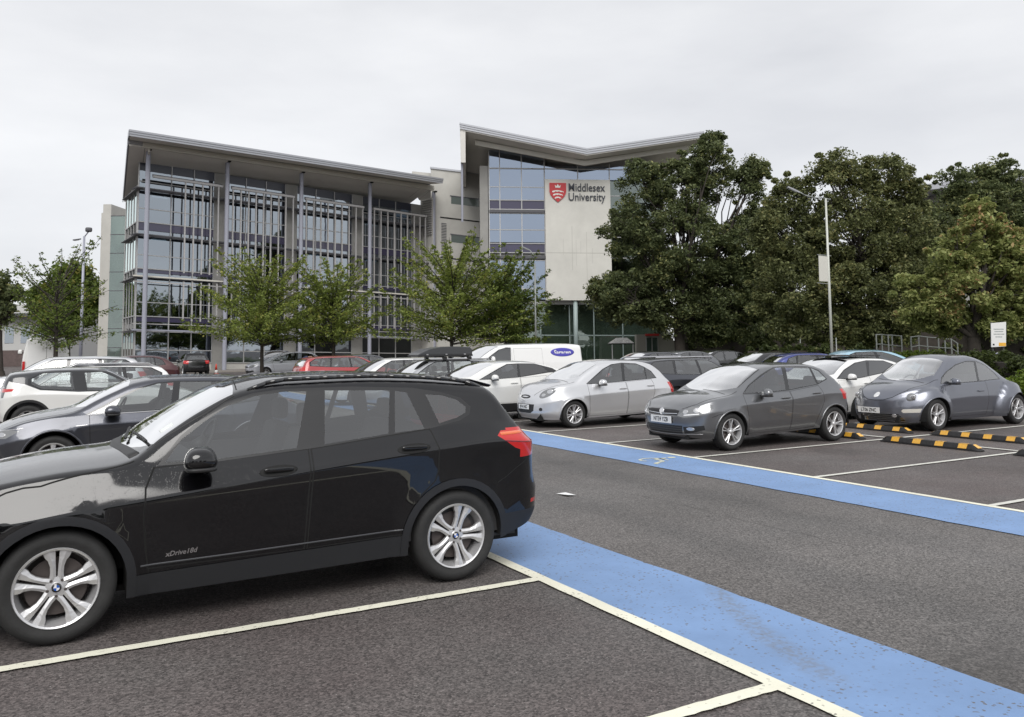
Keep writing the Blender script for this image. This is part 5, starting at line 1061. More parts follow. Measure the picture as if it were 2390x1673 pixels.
# stair tower left of the block
fh = Vector((math.sin(YAW), math.cos(YAW), 0)); lt = Vector((math.cos(YAW), -math.sin(YAW), 0))
b2 = empty('stair_tower', fh*73.5+lt*(-32.3), 0, 'narrow concrete stair tower with green glass, left of the glass office block', 'building')
def fS(x, y, z): p = fh*(74-y)+lt*x; return (p.x, p.y, z)
def fS2(x, y, z): p = fh*(74-y)+lt*(x+.16*y); return (p.x, p.y, z)
Z2 = 74/1971.
lx = lambda px: (px-1195)*Z2
part(MB().box(lx(233), lx(252), -6, 0, 0, 14.6), 'concrete_fin', CONC, b2, T=fS); part(MB().box(lx(224), lx(233)-.02, -9, -.4, 0, 13.9), 'side_fin', CONC, b2, T=fS)
zz = 0.3
for k in range(8): part(MB().box(lx(252), lx(293), -.05, 0, zz+k*1.66, zz+k*1.66+1.6), 'stair_window', GGL, b2, T=fS)
mb = MB()
for k in range(9): mb.box(lx(252), lx(292), -.1, .04, zz+k*1.66-.06, zz+k*1.66)
part(mb, 'stair_frame', GRILLE, b2, T=fS); part(MB().box(lx(252), lx(292), -5.8, -5.6, 0, 13.2), 'stair_back', SLAB, b2, T=fS)
mb = MB()
for k in range(4): mb.hexa([(lx(254), -4.8, 1+k*3.2), (lx(290), -4.8, 2.6+k*3.2), (lx(290), -1, 2.6+k*3.2), (lx(254), -1, 1+k*3.2), (lx(254), -4.8, 1.25+k*3.2), (lx(290), -4.8, 2.85+k*3.2), (lx(290), -1, 2.85+k*3.2), (lx(254), -1, 1.25+k*3.2)])
part(mb, 'stair_flights', CONC, b2, T=fS)
# ---- middle concrete block
b3 = empty('concrete_block', fh*80+lt*(-4), 0, 'plain concrete block with slit windows between the glass block and the signed tower', 'building')
def fM(x, y, z): p = fh*(80-y)+lt*x; return (p.x, p.y, z-.13*(x+6)*(z > 2))
K3 = 80/78.
part(MB().box(-7.7, -1.0, -10, 0, 0, 18.55), 'wall', CONC, b3, T=fM); part(MB().box(-7.75, -.9, -10.2, .12, 18.55, 18.72), 'parapet', ROOFM, b3, T=fM)
part(MB().hexa([(-9.8, -9, 17.3), (-7.3, -9, 17.0), (-6.9, -1, 17.0), (-9.8, -1, 17.3), (-9.6, -9, 18.75), (-6.9, -9, 18.45), (-6.9, -1, 18.45), (-9.6, -1, 18.75)]), 'plant_room', CONC, b3, T=lambda x, y, z: fM(x, y, z+.13*(x+6)))
SLIT = mat('slit_glass', (.05, .075, .06), .12, coat=.5)
for z in (15.75, 12.05, 8.3): 
    part(MB().box(-5.75, -3.1, -.2, .012, z-.36, z+.36), 'slit_window', SLIT, b3, T=fM); part(MB().box(-5.85, -3.0, .0, .06, z+.36, z+.44), 'slit_lintel', GRILLE, b3, T=fM)
for z in (13.95, 10.1, 6.3): part(MB().box(-6.8, -1.3, .0, .03, z-.05, z+.07), 'joint_line', SEAM, b3, T=fM)
for x in (-6.7, -2.2):
    mb = MB()
    for k in range(24): mb.box(x, x+.5, -.05, .03, 9.9+k*.15, 9.97+k*.15)
    part(mb, 'vent_slats', GRILLE, b3, T=fM)
# ---- tower with butterfly roof and the sign
b4 = empty('sign_tower', fh*72, 0, 'glass and concrete tower with butterfly roof carrying the large red shield sign', 'building')
TA = R_(3); dT = Vector((math.cos(TA)*lt.x+math.sin(TA)*fh.x, math.cos(TA)*lt.y+math.sin(TA)*fh.y, 0)); nT = Vector((dT.y, -dT.x, 0))
def fW(x, y, z): p = fh*72+dT*x+nT*y; return (p.x, p.y, z-.012*x if z > .5 else z)
part(MB().box(2.90, 8.55, -.6, .35, 5.62, 16.05), 'concrete_panel', mat('pale_concrete', (.62, .61, .565), .8, var=.09, vscale=.45, bump=.06), b4, T=fW)
st = MB()
for x, w_, z0, z1 in ((5.15, .05, 8.2, 12.0), (5.5, .03, 8.6, 10.8), (4.4, .03, 9.5, 10.9), (6.4, .04, 7.2, 11.5), (6.9, .03, 8.8, 10.1), (5.9, .03, 9.6, 10.7)): st.box(x, x+w_, .352, .354, z0, z1)
part(st, 'rain_streaks', mat('streak', (.50, .49, .45), .9), b4, T=fW); part(MB().box(2.92, 8.53, .351, .353, 9.66, 9.69), 'panel_joint', mat('joint', (.30, .29, .26), .9), b4, T=fW)
G1 = 5.62
for (x0, x1) in ((-1.86, -1.02), (-.94, .86), (.94, 2.86)):
    for z0, z1 in ((5.7, 6.55), (6.63, 9.0), (9.7+.9, 11.62), (11.72, 13.05), (14.3, 15.35), (15.43, 16.95), (17.08, 18.6)):
        if z0 == 5.7: z0 = 5.7
        part(MB().box(x0, x1, -.03, 0, z0, z1), 'window_pane', TGL, b4, T=fW)
    for z0, z1 in ((9.75, 10.45), (13.5, 14.2)): part(MB().box(x0, x1, -.05, -.02, z0, z1), 'spandrel_panel', PURP, b4, T=fW)
for (x0, x1) in ((2.94, 5.75), (5.83, 8.5), (8.6, 10.7), (10.78, 12.3), (12.38, 13.1)):
    part(MB().box(x0, x1, -.03, 0, 16.1, 17.3), 'window_pane', TGL, b4, T=fW)
part(MB().box(8.6, 12.9, -.03, 0, 5.7, 16.0), 'side_glazing', GGL2, b4, T=fW)
fr = MB()
for x in (-1.90, -.98, .90, 2.88): fr.box(x-.04, x+.04, -.06, .06, G1, 18.5)
for x in (5.79, 8.55, 10.74, 12.34, 13.14): fr.box(x-.04, x+.04, -.06, .06, 16.05, 17.5)
for z in (6.59, 9.05, 9.7, 10.5, 11.67, 13.1, 13.45, 14.25, 15.39): fr.box(-1.9, 2.88, -.05, .05, z-.035, z+.035)
fr.box(-1.9, 13.1, -.05, .055, 16.98, 17.06)
for z in (7.5, 9.3, 11.1, 12.9, 14.7): fr.box(8.6, 12.9, -.05, .05, z-.03, z+.03)
part(fr, 'window_frame', FRAME, b4, T=fW)
part(MB().box(-1.9, 2.88, -.02, .16, 9.18, 9.42).box(-1.9, 2.88, -.02, .16, 13.15, 13.38), 'floor_band', GRILLE, b4, T=fW)
part(MB().box(-2.7, -2.0, -3, .1, 0, 17.2), 'corner_pier', CONCG, b4, T=fW); part(MB().box(-2.0, 13.2, -12, -11.8, 0, 17).box(13.1, 13.3, -12, -.1, 0, 17).box(-2.6, -2.4, -12, -3, 0, 17), 'rear_walls', CONCG, b4, T=fW)
s4 = MB()
for z in (5.3, 9.4, 13.3, 16.6): s4.box(-1.9, 13.0, -11.7, -.2, z, z+.28)
part(s4, 'floor_slabs', SLAB, b4, T=fW); part(MB().box(-1.9, 13, -8.2, -8, 0, 17), 'inner_wall', INT, b4, T=fW)
bl = MB().box(-.9, .8, -.3, -.26, 14.6, 15.2).box(1.0, 2.7, -.3, -.26, 14.7, 15.3).box(-.9, .8, -.3, -.26, 10.9, 11.5).box(1.2, 2.5, -.3, -.26, 11.0, 11.5); part(bl, 'blinds', mat('blind', (.55, .60, .58), .8), b4, T=fW)
# ground floor glazing
for (x0, x1) in ((-.3, 2.4), (2.5, 4.9), (5.0, 7.0), (7.1, 9.5), (9.6, 12.8)):
    for z0, z1 in ((0.2, 2.6), (2.7, 5.5)): part(MB().box(x0, x1, -.6, -.56, z0, z1), 'ground_window', GGL2, b4, T=fW)
    part(MB().box(x0+.04, x1-.04, -.74, -.70, .2, 2.0), 'frosted_panel', mat('frosted_green', (.50, .54, .50), .5), b4, T=fW)
mb = MB()
for x in (-.35, 2.45, 4.95, 7.05, 9.55): mb.box(x-.05, x+.05, -.64, -.5, 0, 5.55)
mb.box(-.3, 12.8, -.64, -.5, 2.6, 2.7)
part(mb, 'ground_frame', mat('green_steel', (.20, .25, .24), .5), b4, T=fW); part(MB().tube((5.4, .05, 0), (5.4, .05, 5.6), .19, n=12), 'round_column', mat('pale_green_column', (.33, .40, .39), .5), b4, T=fW, smooth=True)
part(MB().box(-2.0, -.35, -1, -.5, 0, 5.4), 'ground_wall', CONC, b4, T=fW)
part(MB().box(-.3, 12.8, -1.7, -1.6, .2, 5.4), 'added_backing', mat('pale_added_backing', (.60, .61, .59), .8, var=.25, vscale=.6), b4, T=fW)  # pale sheet added behind the glass to brighten the dark ground floor
# butterfly roof: two tilted wings meeting in a valley
def wing(name, m, d0, d1, y0, y1, xo=0.):
    V_ = 6.2; zl, zv, zr = 20.0, 18.0, 19.6; mb = MB(); sl_ = -.10
    zf = lambda x: (zl+(zv-zl)*(x+4.35)/(V_+4.35)) if x <= V_ else (zv+(zr-zv)*(x-V_)/(16.1-V_))
    for a, b in ((-4.35-xo, V_), (V_, 16.1+xo)):
        q = []
        for d in (d0, d1):
            for x, y in ((a, y0), (b, y0), (b, y1), (a, y1)): q.append((x, y, zf(max(-4.35, min(16.1, x)))+d+sl_*(3.0-y)*(1.0 if x < V_ else .45)))
        mb.hexa(q)
    return part(mb, name, m, b4, T=fW)
wing('soffit', SOFF, -.42, -.32, -11, 2.92)
for k in range(3): wing('fascia_strip', ROOFM, -.33+.17*k, -.18+.17*k, 2.85, 3.0+.04*k, .02*k)
wing('roof_top', ROOFM, -.31, .17, -11, 2.84)
def bw(x): return 19.10-(x+3.1)*.178 if x <= 6.2 else 17.45+(x-6.2)*.17
for a, b in ((-3.1, 6.2), (6.2, 15.6)): part(MB().hexa([(a, 1.3, bw(a)-.42), (b, 1.3, bw(b)-.42), (b, 1.5, bw(b)-.42), (a, 1.5, bw(a)-.42), (a, 1.3, bw(a)), (b, 1.3, bw(b)), (b, 1.5, bw(b)), (a, 1.5, bw(a))]), 'front_beam', BEAMM, b4, T=fW)
part(MB().hexa([(-4.3, -11, 16.9), (-3.9, -11, 16.9), (-3.9, 2.7, 16.9), (-4.3, 2.7, 16.9), (-4.34, -11, 18.4), (-3.9, -11, 18.4), (-3.9, 2.9, 19.6), (-4.34, 2.9, 19.85)]), 'end_gable', SOFF, b4, T=fW)

part(MB().tube((-4.2, 2.2, 12), (-4.2, 2.2, 17), .09), 'prop', COLM, b4, T=fW)
# sign: red shield with crown and three curved blades, two lines of lettering
sg = empty('wall_sign', fW(3.0, .36, 13), 0, 'red shield emblem and dark lettering mounted high on the pale concrete panel', 'sign')
SIGNR = mat('sign_red', (.50, .035, .04), .45); SIGNW = mat('sign_white', (.75, .74, .70), .5); SIGND = mat('sign_letters', (.035, .04, .055), .45)
x0, x1, zt_, zb_ = 3.28, 4.72, 15.72, 14.05; xm = (x0+x1)/2; sh_ = [(x0, zt_), (x1, zt_), (x1, 14.95), (x1-.08, 14.70), (x1-.28, 14.42), (xm, zb_), (x0+.28, 14.42), (x0+.08, 14.70), (x0, 14.95)]
def sgn(poly, name, m, y0, y1): return part(MB().prism(poly, lambda a, b: fW(a, y0, b), lambda a, b: fW(a, y1, b)), name, m, sg, T=None)
sgn(sh_, 'shield', SIGNR, .36, .44)
cz = 15.30; sgn([(xm-.20, cz), (xm+.20, cz), (xm+.27, cz+.26), (xm+.11, cz+.12), (xm, cz+.32), (xm-.11, cz+.12), (xm-.27, cz+.26)], 'crown', SIGNW, .442, .46)
for k, (zc_, hw) in enumerate(((14.98, .50), (14.70, .42), (14.42, .27))):
    top = []; n = 10
    for i in range(n+1): u = -1+2*i/n; top.append((xm+hw*u, zc_+.10*(1-u*u)-.02*u))
    bot_ = [(xm+hw*u, zc_-.12+.09*(1-u*u)+(.05 if i % 3 == 1 else 0)) for i, u in ((i, 1-2*i/n) for i in range(n+1))]
    sgn(top+bot_, 'curved_blade', SIGNW, .442, .46)
for s_, z, x, zz_ in (('Middlesex', 15.32, 4.88, 0), ('University', 14.50, 4.88, 0)):
    o = text_obj('sign_lettering', s_, .98, SIGND, sg, frame4(Vector(fW(x, .42, z)), (dT.x, dT.y, -.012), (0, 0, 1)), .012, align='LEFT', bold=.006, sx=.80); o.location = -Vector(sg.location)
# ---- low white building far left and dark hill-side block far right
b5 = empty('low_building', fh*95+lt*(-55), 0, 'low white building with a flat pale roof behind the trees at the far left', 'building')
def fL(x, y, z): p = fh*(95-y)+lt*x; return (p.x, p.y, z)
part(MB().box(-75, -52.4, -12, 0, 0, 5.6), 'wall', mat('white_render', (.5, .5, .49), .8), b5, T=fL); part(MB().box(-76, -51.8, -13, 1.2, 5.9, 6.9), 'flat_roof', mat('pale_roof', (.55, .55, .54), .7), b5, T=fL); part(MB().box(-76, -51.6, .8, 1.3, 5.55, 5.9), 'eaves', GRILLE, b5, T=fL)
for x in (-57, -55.2, -53.6, -60, -63): part(MB().box(x, x+1.0, .0, .04, 2.6, 4.4), 'window', BGL, b5, T=fL)
part(MB().box(-75, -52.4, .01, .06, 0, 1.8), 'brick_base', mat('dark_brick', (.12, .09, .085), .9, var=.2), b5, T=fL)
b6 = empty('terrace', fh*110+lt*(-46), 0, 'row of low brick houses glimpsed between the left tree and the stair tower', 'building')
def f6(x, y, z): p = fh*(112-y)+lt*x; return (p.x, p.y, z)
part(MB().box(-58, -47, -8, 0, 0, 4.6), 'wall', mat('brick_wall', (.17, .12, .10), .9, var=.2, vscale=2), b6, T=f6); part(MB().hexa([(-58.4, .4, 4.6), (-46.6, .4, 4.6), (-46.6, -8.4, 4.6), (-58.4, -8.4, 4.6), (-58.4, -3.8, 6.6), (-46.6, -3.8, 6.6), (-46.6, -4.2, 6.6), (-58.4, -4.2, 6.6)]), 'roof', mat('roof_tiles', (.13, .12, .12), .8, var=.2), b6, T=f6)
for x in (-56, -53, -50): part(MB().box(x, x+1.1, 0, .05, 1.2, 2.6), 'window', FRAME, b6, T=f6)
b7 = empty('far_building', fh*100+lt*(60), 0, 'grey roofed building rising behind the trees at the right', 'building')
def f7(x, y, z): p = fh*(100-y)+lt*x; return (p.x, p.y, z)
part(MB().box(52, 80, -14, 0, 0, 19.6), 'wall', CONCG, b7, T=f7); part(MB().hexa([(48, 2, 19.4), (80, 2, 22.6), (80, -14, 22.6), (48, -14, 19.4), (48, 2, 20.1), (80, 2, 23.3), (80, -14, 23.3), (48, -14, 20.1)]), 'roof', ROOFM, b7, T=f7)
# ---- pavement in front of the blocks
def quad_xy(name, pts, z, m, h=.12):
    mb = MB(); n = len(pts); mb.add([(p.x, p.y, z-h) for p in pts]+[(p.x, p.y, z) for p in pts], [tuple(range(n, 2*n))]+[(i, (i+1) % n, n+(i+1) % n, n+i) for i in range(n)]); return tag(mb.build(name, m), kind='structure')
quad_xy('pavement', [fh*59.2+lt*(-34), fh*64+lt*(-18), fh*70+lt*(-9), fh*70+lt*30, fh*90+lt*30, fh*90+lt*(-36)], .10, mat('paving', (.24, .22, .20), .85, var=.12, vscale=.8))
# ---------------------------------------------------------------- trees, hedges
def leafmat(name, a, b, c=None, trans=.42, rough=.55):
    m = bpy.data.materials.new(name); m.use_nodes = True; t = m.node_tree; t.nodes.clear(); N = t.nodes.new; L = t.links.new
    g = N('ShaderNodeNewGeometry'); r = N('ShaderNodeValToRGB'); e = r.color_ramp.elements; e[0].color = (*a, 1); e[1].color = (*b, 1)
    if c: k = e.new(.93); k.color = (*b, 1); e[-1].color = (*c, 1)
    # whole boughs differ in hue, not only single leaves
    tc_ = N('ShaderNodeTexCoord'); n = N('ShaderNodeTexNoise'); n.inputs['Scale'].default_value = .55; n.inputs['Detail'].default_value = 3; L(tc_.outputs['Object'], n.inputs[0])
    ma = N('ShaderNodeMath'); ma.operation = 'MULTIPLY_ADD'; ma.inputs[1].default_value = 1.1; ma.inputs[2].default_value = -.55; L(n.outputs[0], ma.inputs[0])
    ad = N('ShaderNodeMath'); ad.operation = 'ADD'; ad.use_clamp = True; L(g.outputs['Random Per Island'], ad.inputs[0]); L(ma.outputs[0], ad.inputs[1]); L(ad.outputs[0], r.inputs[0])
    d = N('ShaderNodeBsdfPrincipled'); d.inputs['Roughness'].default_value = rough; d.inputs['Specular IOR Level'].default_value = .35; tl = N('ShaderNodeBsdfTranslucent'); mx_ = N('ShaderNodeMixShader'); mx_.inputs[0].default_value = trans; o = N('ShaderNodeOutputMaterial')
    L(r.outputs[0], d.inputs['Base Color']); L(r.outputs[0], tl.inputs[0]); L(d.outputs[0], mx_.inputs[1]); L(tl.outputs[0], mx_.inputs[2]); L(mx_.outputs[0], o.inputs[0]); return m
OAK = leafmat('oak_leaves', (.055, .074, .032), (.215, .25, .11), (.33, .33, .13)); OAK2 = leafmat('oak_leaves_brown', (.065, .080, .032), (.26, .28, .12), (.33, .31, .13))
MAPLE = leafmat('maple_leaves', (.16, .20, .06), (.42, .44, .17), (.55, .33, .18)); HORN = leafmat('hornbeam_leaves', (.11, .155, .03), (.31, .37, .085), (.42, .40, .10)); HORN2 = leafmat('hornbeam_leaves_dark', (.06, .095, .02), (.19, .25, .05), (.30, .28, .07))
HEDGE = leafmat('hedge_leaves', (.025, .038, .010), (.085, .11, .03)); LIME = leafmat('lime_hedge_leaves', (.10, .16, .02), (.25, .33, .05)); BARK = mat('bark', (.045, .038, .032), .95, var=.3, vscale=4, bump=.3, bscale=20)
rng = np.random.default_rng(11)
def leaves(name, cen, rad, n, size, m, parent, up=.35, flat=.75, seed=0, el=1.6):
    """leaf-sized quads gathered in clumps; cen (k,3), rad (k,)"""
    g = np.random.default_rng(seed); k = len(cen); idx = g.integers(0, k, n); d = g.normal(size=(n, 3)); d /= np.linalg.norm(d, axis=1)[:, None]; rr = g.random(n)**.45
    p = cen[idx]+d*(rad[idx]*rr)[:, None]*np.array([1, 1, flat]); nrm = g.normal(size=(n, 3)); nrm[:, 2] = np.abs(nrm[:, 2])+up; nrm /= np.linalg.norm(nrm, axis=1)[:, None]
    a = np.cross(nrm, g.normal(size=(n, 3))); a /= np.linalg.norm(a, axis=1)[:, None]; b = np.cross(nrm, a); s = (size*(.6+.8*g.random(n)))[:, None]
    v = np.empty((n, 4, 3)); v[:, 0] = p-a*s*.5*el; v[:, 1] = p-b*s*.42+nrm*s*.12; v[:, 2] = p+a*s*.5*el; v[:, 3] = p+b*s*.42+nrm*s*.12
    me = bpy.data.meshes.new(name); me.vertices.add(4*n); me.vertices.foreach_set('co', v.reshape(-1)); me.loops.add(4*n); me.loops.foreach_set('vertex_index', np.arange(4*n)); me.polygons.add(n); me.polygons.foreach_set('loop_start', np.arange(n)*4); me.polygons.foreach_set('loop_total', np.full(n, 4)); me.update(); me.validate()
    me.materials.append(m); return link(bpy.data.objects.new(name, me), parent)
def limb(mb, p, q, r0, r1, bend=.12, n=4):
    p = Vector(p); q = Vector(q); L_ = (q-p).length; off = Vector((random.uniform(-1, 1), random.uniform(-1, 1), random.uniform(-.3, 1)))*bend*L_; pts = [p+(q-p)*(i/n)+off*math.sin(math.pi*i/n) for i in range(n+1)]
    for i in range(n): mb.tube(pts[i], pts[i+1], r0+(r1-r0)*i/n, r0+(r1-r0)*(i+1)/n, 7, cap=False)
    return pts
def px3(px, y, Z): d = fw+r2*((px-1195)/F_PX)-u2*((y-CY)/F_PX); t = Z/(d.dot(fh)); return Vector((0, 0, CH))+d*t
def big_tree(label, tpx, Z, lobes, m, nleaf, size, trunk_r, seed, fork=3.2, depth=.85, clump=.62, group=None, dens=1.):
    random.seed(seed); g = np.random.default_rng(seed); b = px3(tpx, 830, Z); b.z = 0; root = empty('tree', b, 0, label, 'tree', group)
    mb = MB(); top = Vector((random.uniform(-.2, .2), random.uniform(-.2, .2), fork)); limb(mb, (0, 0, -.05), top, trunk_r, trunk_r*.78, .03); mb.tube((0, 0, -.05), (0, 0, .35), trunk_r*1.5, trunk_r*1.02, 9, cap=False)
    C_ = []; Rd = []
    for (x, y, r) in lobes:
        c = px3(x, y, Z)-b; R = r/F_PX*Z; c = c+fh*g.uniform(-.3, .3)*R; k = int(30*dens*(R/1.6)**2)+6; c.z = max(c.z, 1.8)
        pts = limb(mb, top, c, trunk_r*.42, .05, .10, 5)
        for i in range(k):
            d = g.normal(size=3); d /= np.linalg.norm(d); q = np.array(c)+d*R*(.35+.62*g.random()**.6)*np.array([1, depth, 1]); q[2] = max(q[2], 1.9); C_.append(q); Rd.append(clump*(.55+.75*g.random()))
            if i % 5 == 0: limb(mb, pts[random.randint(2, 4)], q, .055, .015, .15, 3)
        for i in range(7):   # twigs poking out of the outline
            d = g.normal(size=3); d[2] = abs(d[2])*.8; d /= np.linalg.norm(d); q = np.array(c)+d*R*g.uniform(.98, 1.14); C_.append(q); Rd.append(clump*.34); limb(mb, c, q, .03, .01, .05, 3)
    mb.build('trunk', BARK, root, True); leaves('crown', np.array(C_), np.array(Rd), nleaf, size, m, root, seed=seed); return root
def upswept_tree(label, tpx, Z, ytop, hw, m, seed, n=9000, nb=58, low=1.7, sparse_top=False, group='young trees in front of the building'):
    random.seed(seed); g = np.random.default_rng(seed); b = px3(tpx, 840, Z); b.z = 0; root = empty('tree', b, 0, label, 'tree', group); H_ = px3(tpx, ytop, Z).z; W_ = hw/F_PX*Z; mb = MB()
    tp = limb(mb, (0, 0, -.05), (random.uniform(-.15, .15), random.uniform(-.15, .15), H_*.72), .13, .035, .015, 6); C_ = []; Rd = []
    for i in range(nb):
        u = ((i+.5)/nb)**1.15; h = low+.15+(H_*.66-low)*u; az = i*2.399+random.uniform(-.4, .4); el = R_(random.uniform(2, 20)+38*u**1.2+(18 if random.random() < .18 else 0)); ln = min(W_/math.cos(el)*random.uniform(.72, 1.18)*(1-.42*u), (H_-h)/max(.15, math.sin(el))*random.uniform(.85, 1.05))
        p = Vector((0, 0, h)); d = Vector((math.cos(az)*math.cos(el), math.sin(az)*math.cos(el), math.sin(el))); q = p+d*ln; pts = limb(mb, p, q, .032, .008, .05, 5)
        s_ = 0 if u < .75 else .12
        for k in range(int(ln/.14)):
            t = .16+.84*k*.14/ln; a_ = pts[min(4, int(t*5))]; c = p+d*ln*t+Vector(g.normal(size=3))*.08; 
            if sparse_top and u > .55 and t < .5: continue
            C_.append(np.array(c)); Rd.append((.34*(1-.74*t)+.045)*(1.3 if u < .45 else 1. if u < .7 else .75))
    C_ = np.array(C_); mb.build('trunk', BARK, root, True); leaves('crown', C_, np.array(Rd), n, .098*Z/50, m, root, up=.5, flat=.62, seed=seed); return root
G3 = 'large oaks behind the car park'
big_tree('tall dark oak rising highest, partly hiding the signed tower', 1590, 58, [(1652, 392, 62), (1665, 335, 28), (1600, 455, 95), (1505, 430, 62), (1740, 425, 52), (1765, 395, 26), (1475, 545, 78), (1600, 580, 115), (1735, 590, 105), (1455, 690, 78), (1410, 690, 42), (1580, 685, 105), (1710, 700, 120), (1520, 735, 42), (1665, 745, 72), (1780, 520, 50)], OAK, 150000, .135, .42, 3, group=G3)
big_tree('broad dark oak directly behind the pole with the banner', 2005, 47, [(1850, 465, 60), (1945, 425, 68), (2045, 415, 62), (2125, 440, 52), (1800, 540, 45), (1860, 580, 100), (1980, 560, 120), (2095, 560, 95), (1850, 700, 105), (1990, 690, 125), (2105, 680, 95), (1930, 765, 70), (2060, 765, 70)], OAK2, 150000, .112, .33, 4, group=G3)
big_tree('dark tree at the far right standing behind the yellow green maple', 2330, 64, [(2245, 440, 55), (2340, 425, 65), (2300, 500, 90), (2390, 500, 80), (2200, 520, 55), (2390, 600, 90), (2180, 600, 70), (2440, 560, 90), (2430, 700, 90), (2340, 720, 80)], OAK, 90000, .155, .38, 5, group=G3)
big_tree('low dark tree between the tall oak and the broad oak', 1770, 62, [(1790, 620, 60), (1760, 700, 70), (1840, 740, 60), (1700, 760, 50), (1770, 770, 50)], OAK, 13000, .22, .22, 6, group=G3)
big_tree('yellow green maple with reddish leaves behind the parking notice', 2268, 33, [(2285, 485, 28), (2300, 550, 62), (2230, 605, 62), (2345, 600, 68), (2185, 690, 62), (2275, 680, 85), (2380, 690, 80), (2150, 735, 42), (2215, 750, 55), (2330, 752, 60), (2140, 690, 45), (2430, 640, 60), (2410, 750, 55)], MAPLE, 80000, .105, .30, 7, fork=1.9, clump=.42)
upswept_tree('young tree with a bare forked top, leftmost beside the lamp post', 130, 40, 548, 140, HORN2, 21, n=5200, nb=46, sparse_top=True)
upswept_tree('young yellow green tree in front of the second building bay', 612, 50, 586, 185, HORN, 22, n=18500, nb=86)
upswept_tree('young tree right of centre facade, tip reaching the mid walkway', 775, 51, 598, 140, HORN, 23, n=14500, nb=72)
upswept_tree('spreading young tree before the concrete block, above the roof box', 1057, 50, 548, 185, HORN, 24, n=23000, nb=92)
upswept_tree('denser green young tree beside the middle lamp post', 1180, 52, 580, 132, HORN2, 25, n=21000, nb=86)
big_tree('rounded dark green tree behind the leftmost young tree', 160, 86, [(165, 660, 50), (110, 700, 45), (200, 700, 42), (150, 730, 60)], HORN2, 16000, .30, .3, 31, clump=1.1)
big_tree('dark tree cut off by the left edge of the photo', 4, 60, [(0, 660, 35), (30, 690, 24), (-30, 700, 50), (10, 730, 35)], OAK, 5000, .20, .2, 32, clump=.6)
def hedge(label, a, b, h, th, m, n, size, kind=None, name='hedge'):
    g = np.random.default_rng(int(n)); L_ = (b-a).length; k = int(L_/.28)*4; cs = []
    d = (b-a).normalized(); s_ = Vector((-d.y, d.x, 0))
    for i in range(k): c = a+d*g.uniform(0, L_)+s_*g.uniform(-th/2, th/2); cs.append((c.x-a.x, c.y-a.y, g.uniform(.15, h-.12)))
    r = empty(name, a, 0, label, 'hedge'); leaves('foliage', np.array(cs), np.full(k, .26), n, size, m, r, seed=int(n), flat=1.)
    core = MB().hexa([tuple(d*0+s_*-th*.35), tuple(d*L_+s_*-th*.35), tuple(d*L_+s_*th*.35), tuple(s_*th*.35), tuple(s_*-th*.3+Vector((0, 0, h-.25))), tuple(d*L_+s_*-th*.3+Vector((0, 0, h-.25))), tuple(d*L_+s_*th*.3+Vector((0, 0, h-.25))), tuple(s_*th*.3+Vector((0, 0, h-.25)))]).build('stems', BARK, r)
    return r
def gpt(px, Z): p = px3(px, 830, Z); p.z = 0; return p
hedge('tall dark shrub belt below the oaks', gpt(1580, 68), gpt(2560, 66), 4.6, 2.0, OAK, 34000, .24, name='shrub_belt')
hedge('dark clipped hedge behind the blue grey round-roofed car', gpt(2215, 28), gpt(2560, 21), 1.38, 1.1, HEDGE, 22000, .075)
hedge('clipped hedge behind the navy and light blue cars', gpt(1745, 42), gpt(2020, 41), 1.62, .9, HEDGE, 12000, .10)
hedge('bright lime green low hedge beside the railings', gpt(2060, 37), gpt(2200, 33), 1.35, .8, LIME, 7000, .08)
hedge('low yellow green bush at the right edge behind the bulging rear wing', gpt(2355, 21.5), gpt(2480, 20), .95, .8, LIME, 4000, .06, name='bush')
quad_xy('grass_bank', [gpt(1560, 56), gpt(1700, 36), gpt(2120, 33), gpt(2700, 22), gpt(3300, 60), gpt(1560, 100)], .06, mat('rough_grass', (.05, .065, .02), .95, var=.4, vscale=1.5, bump=.4, bscale=8))
# oaks added behind the camera, never in view: dark reflections for cars and windows
src_t = [o for o in COL.objects if o.get('group') == G3 and o.parent is None]
for i, (la, ba) in enumerate(((-26, 24), (-15, 30), (-4, 26), (8, 31), (19, 25), (31, 22))):
    o = src_t[i % 2]; c = o.copy(); COL.objects.link(c); p = -fh*ba+lt*la; c.location = (p.x, p.y, 0); c.rotation_euler = (0, 0, 1.3*i); c.scale = (1, 1, .55); c['label'] = 'added dark oak behind the photographer, unseen, for reflections, '+('farthest left', 'second from the left', 'left of the middle', 'right of the middle', 'second from the right', 'farthest right')[i]; c['group'] = 'added oaks behind the photographer'; c.name = 'tree'
    for ch in o.children: d = ch.copy(); COL.objects.link(d); d.parent = c
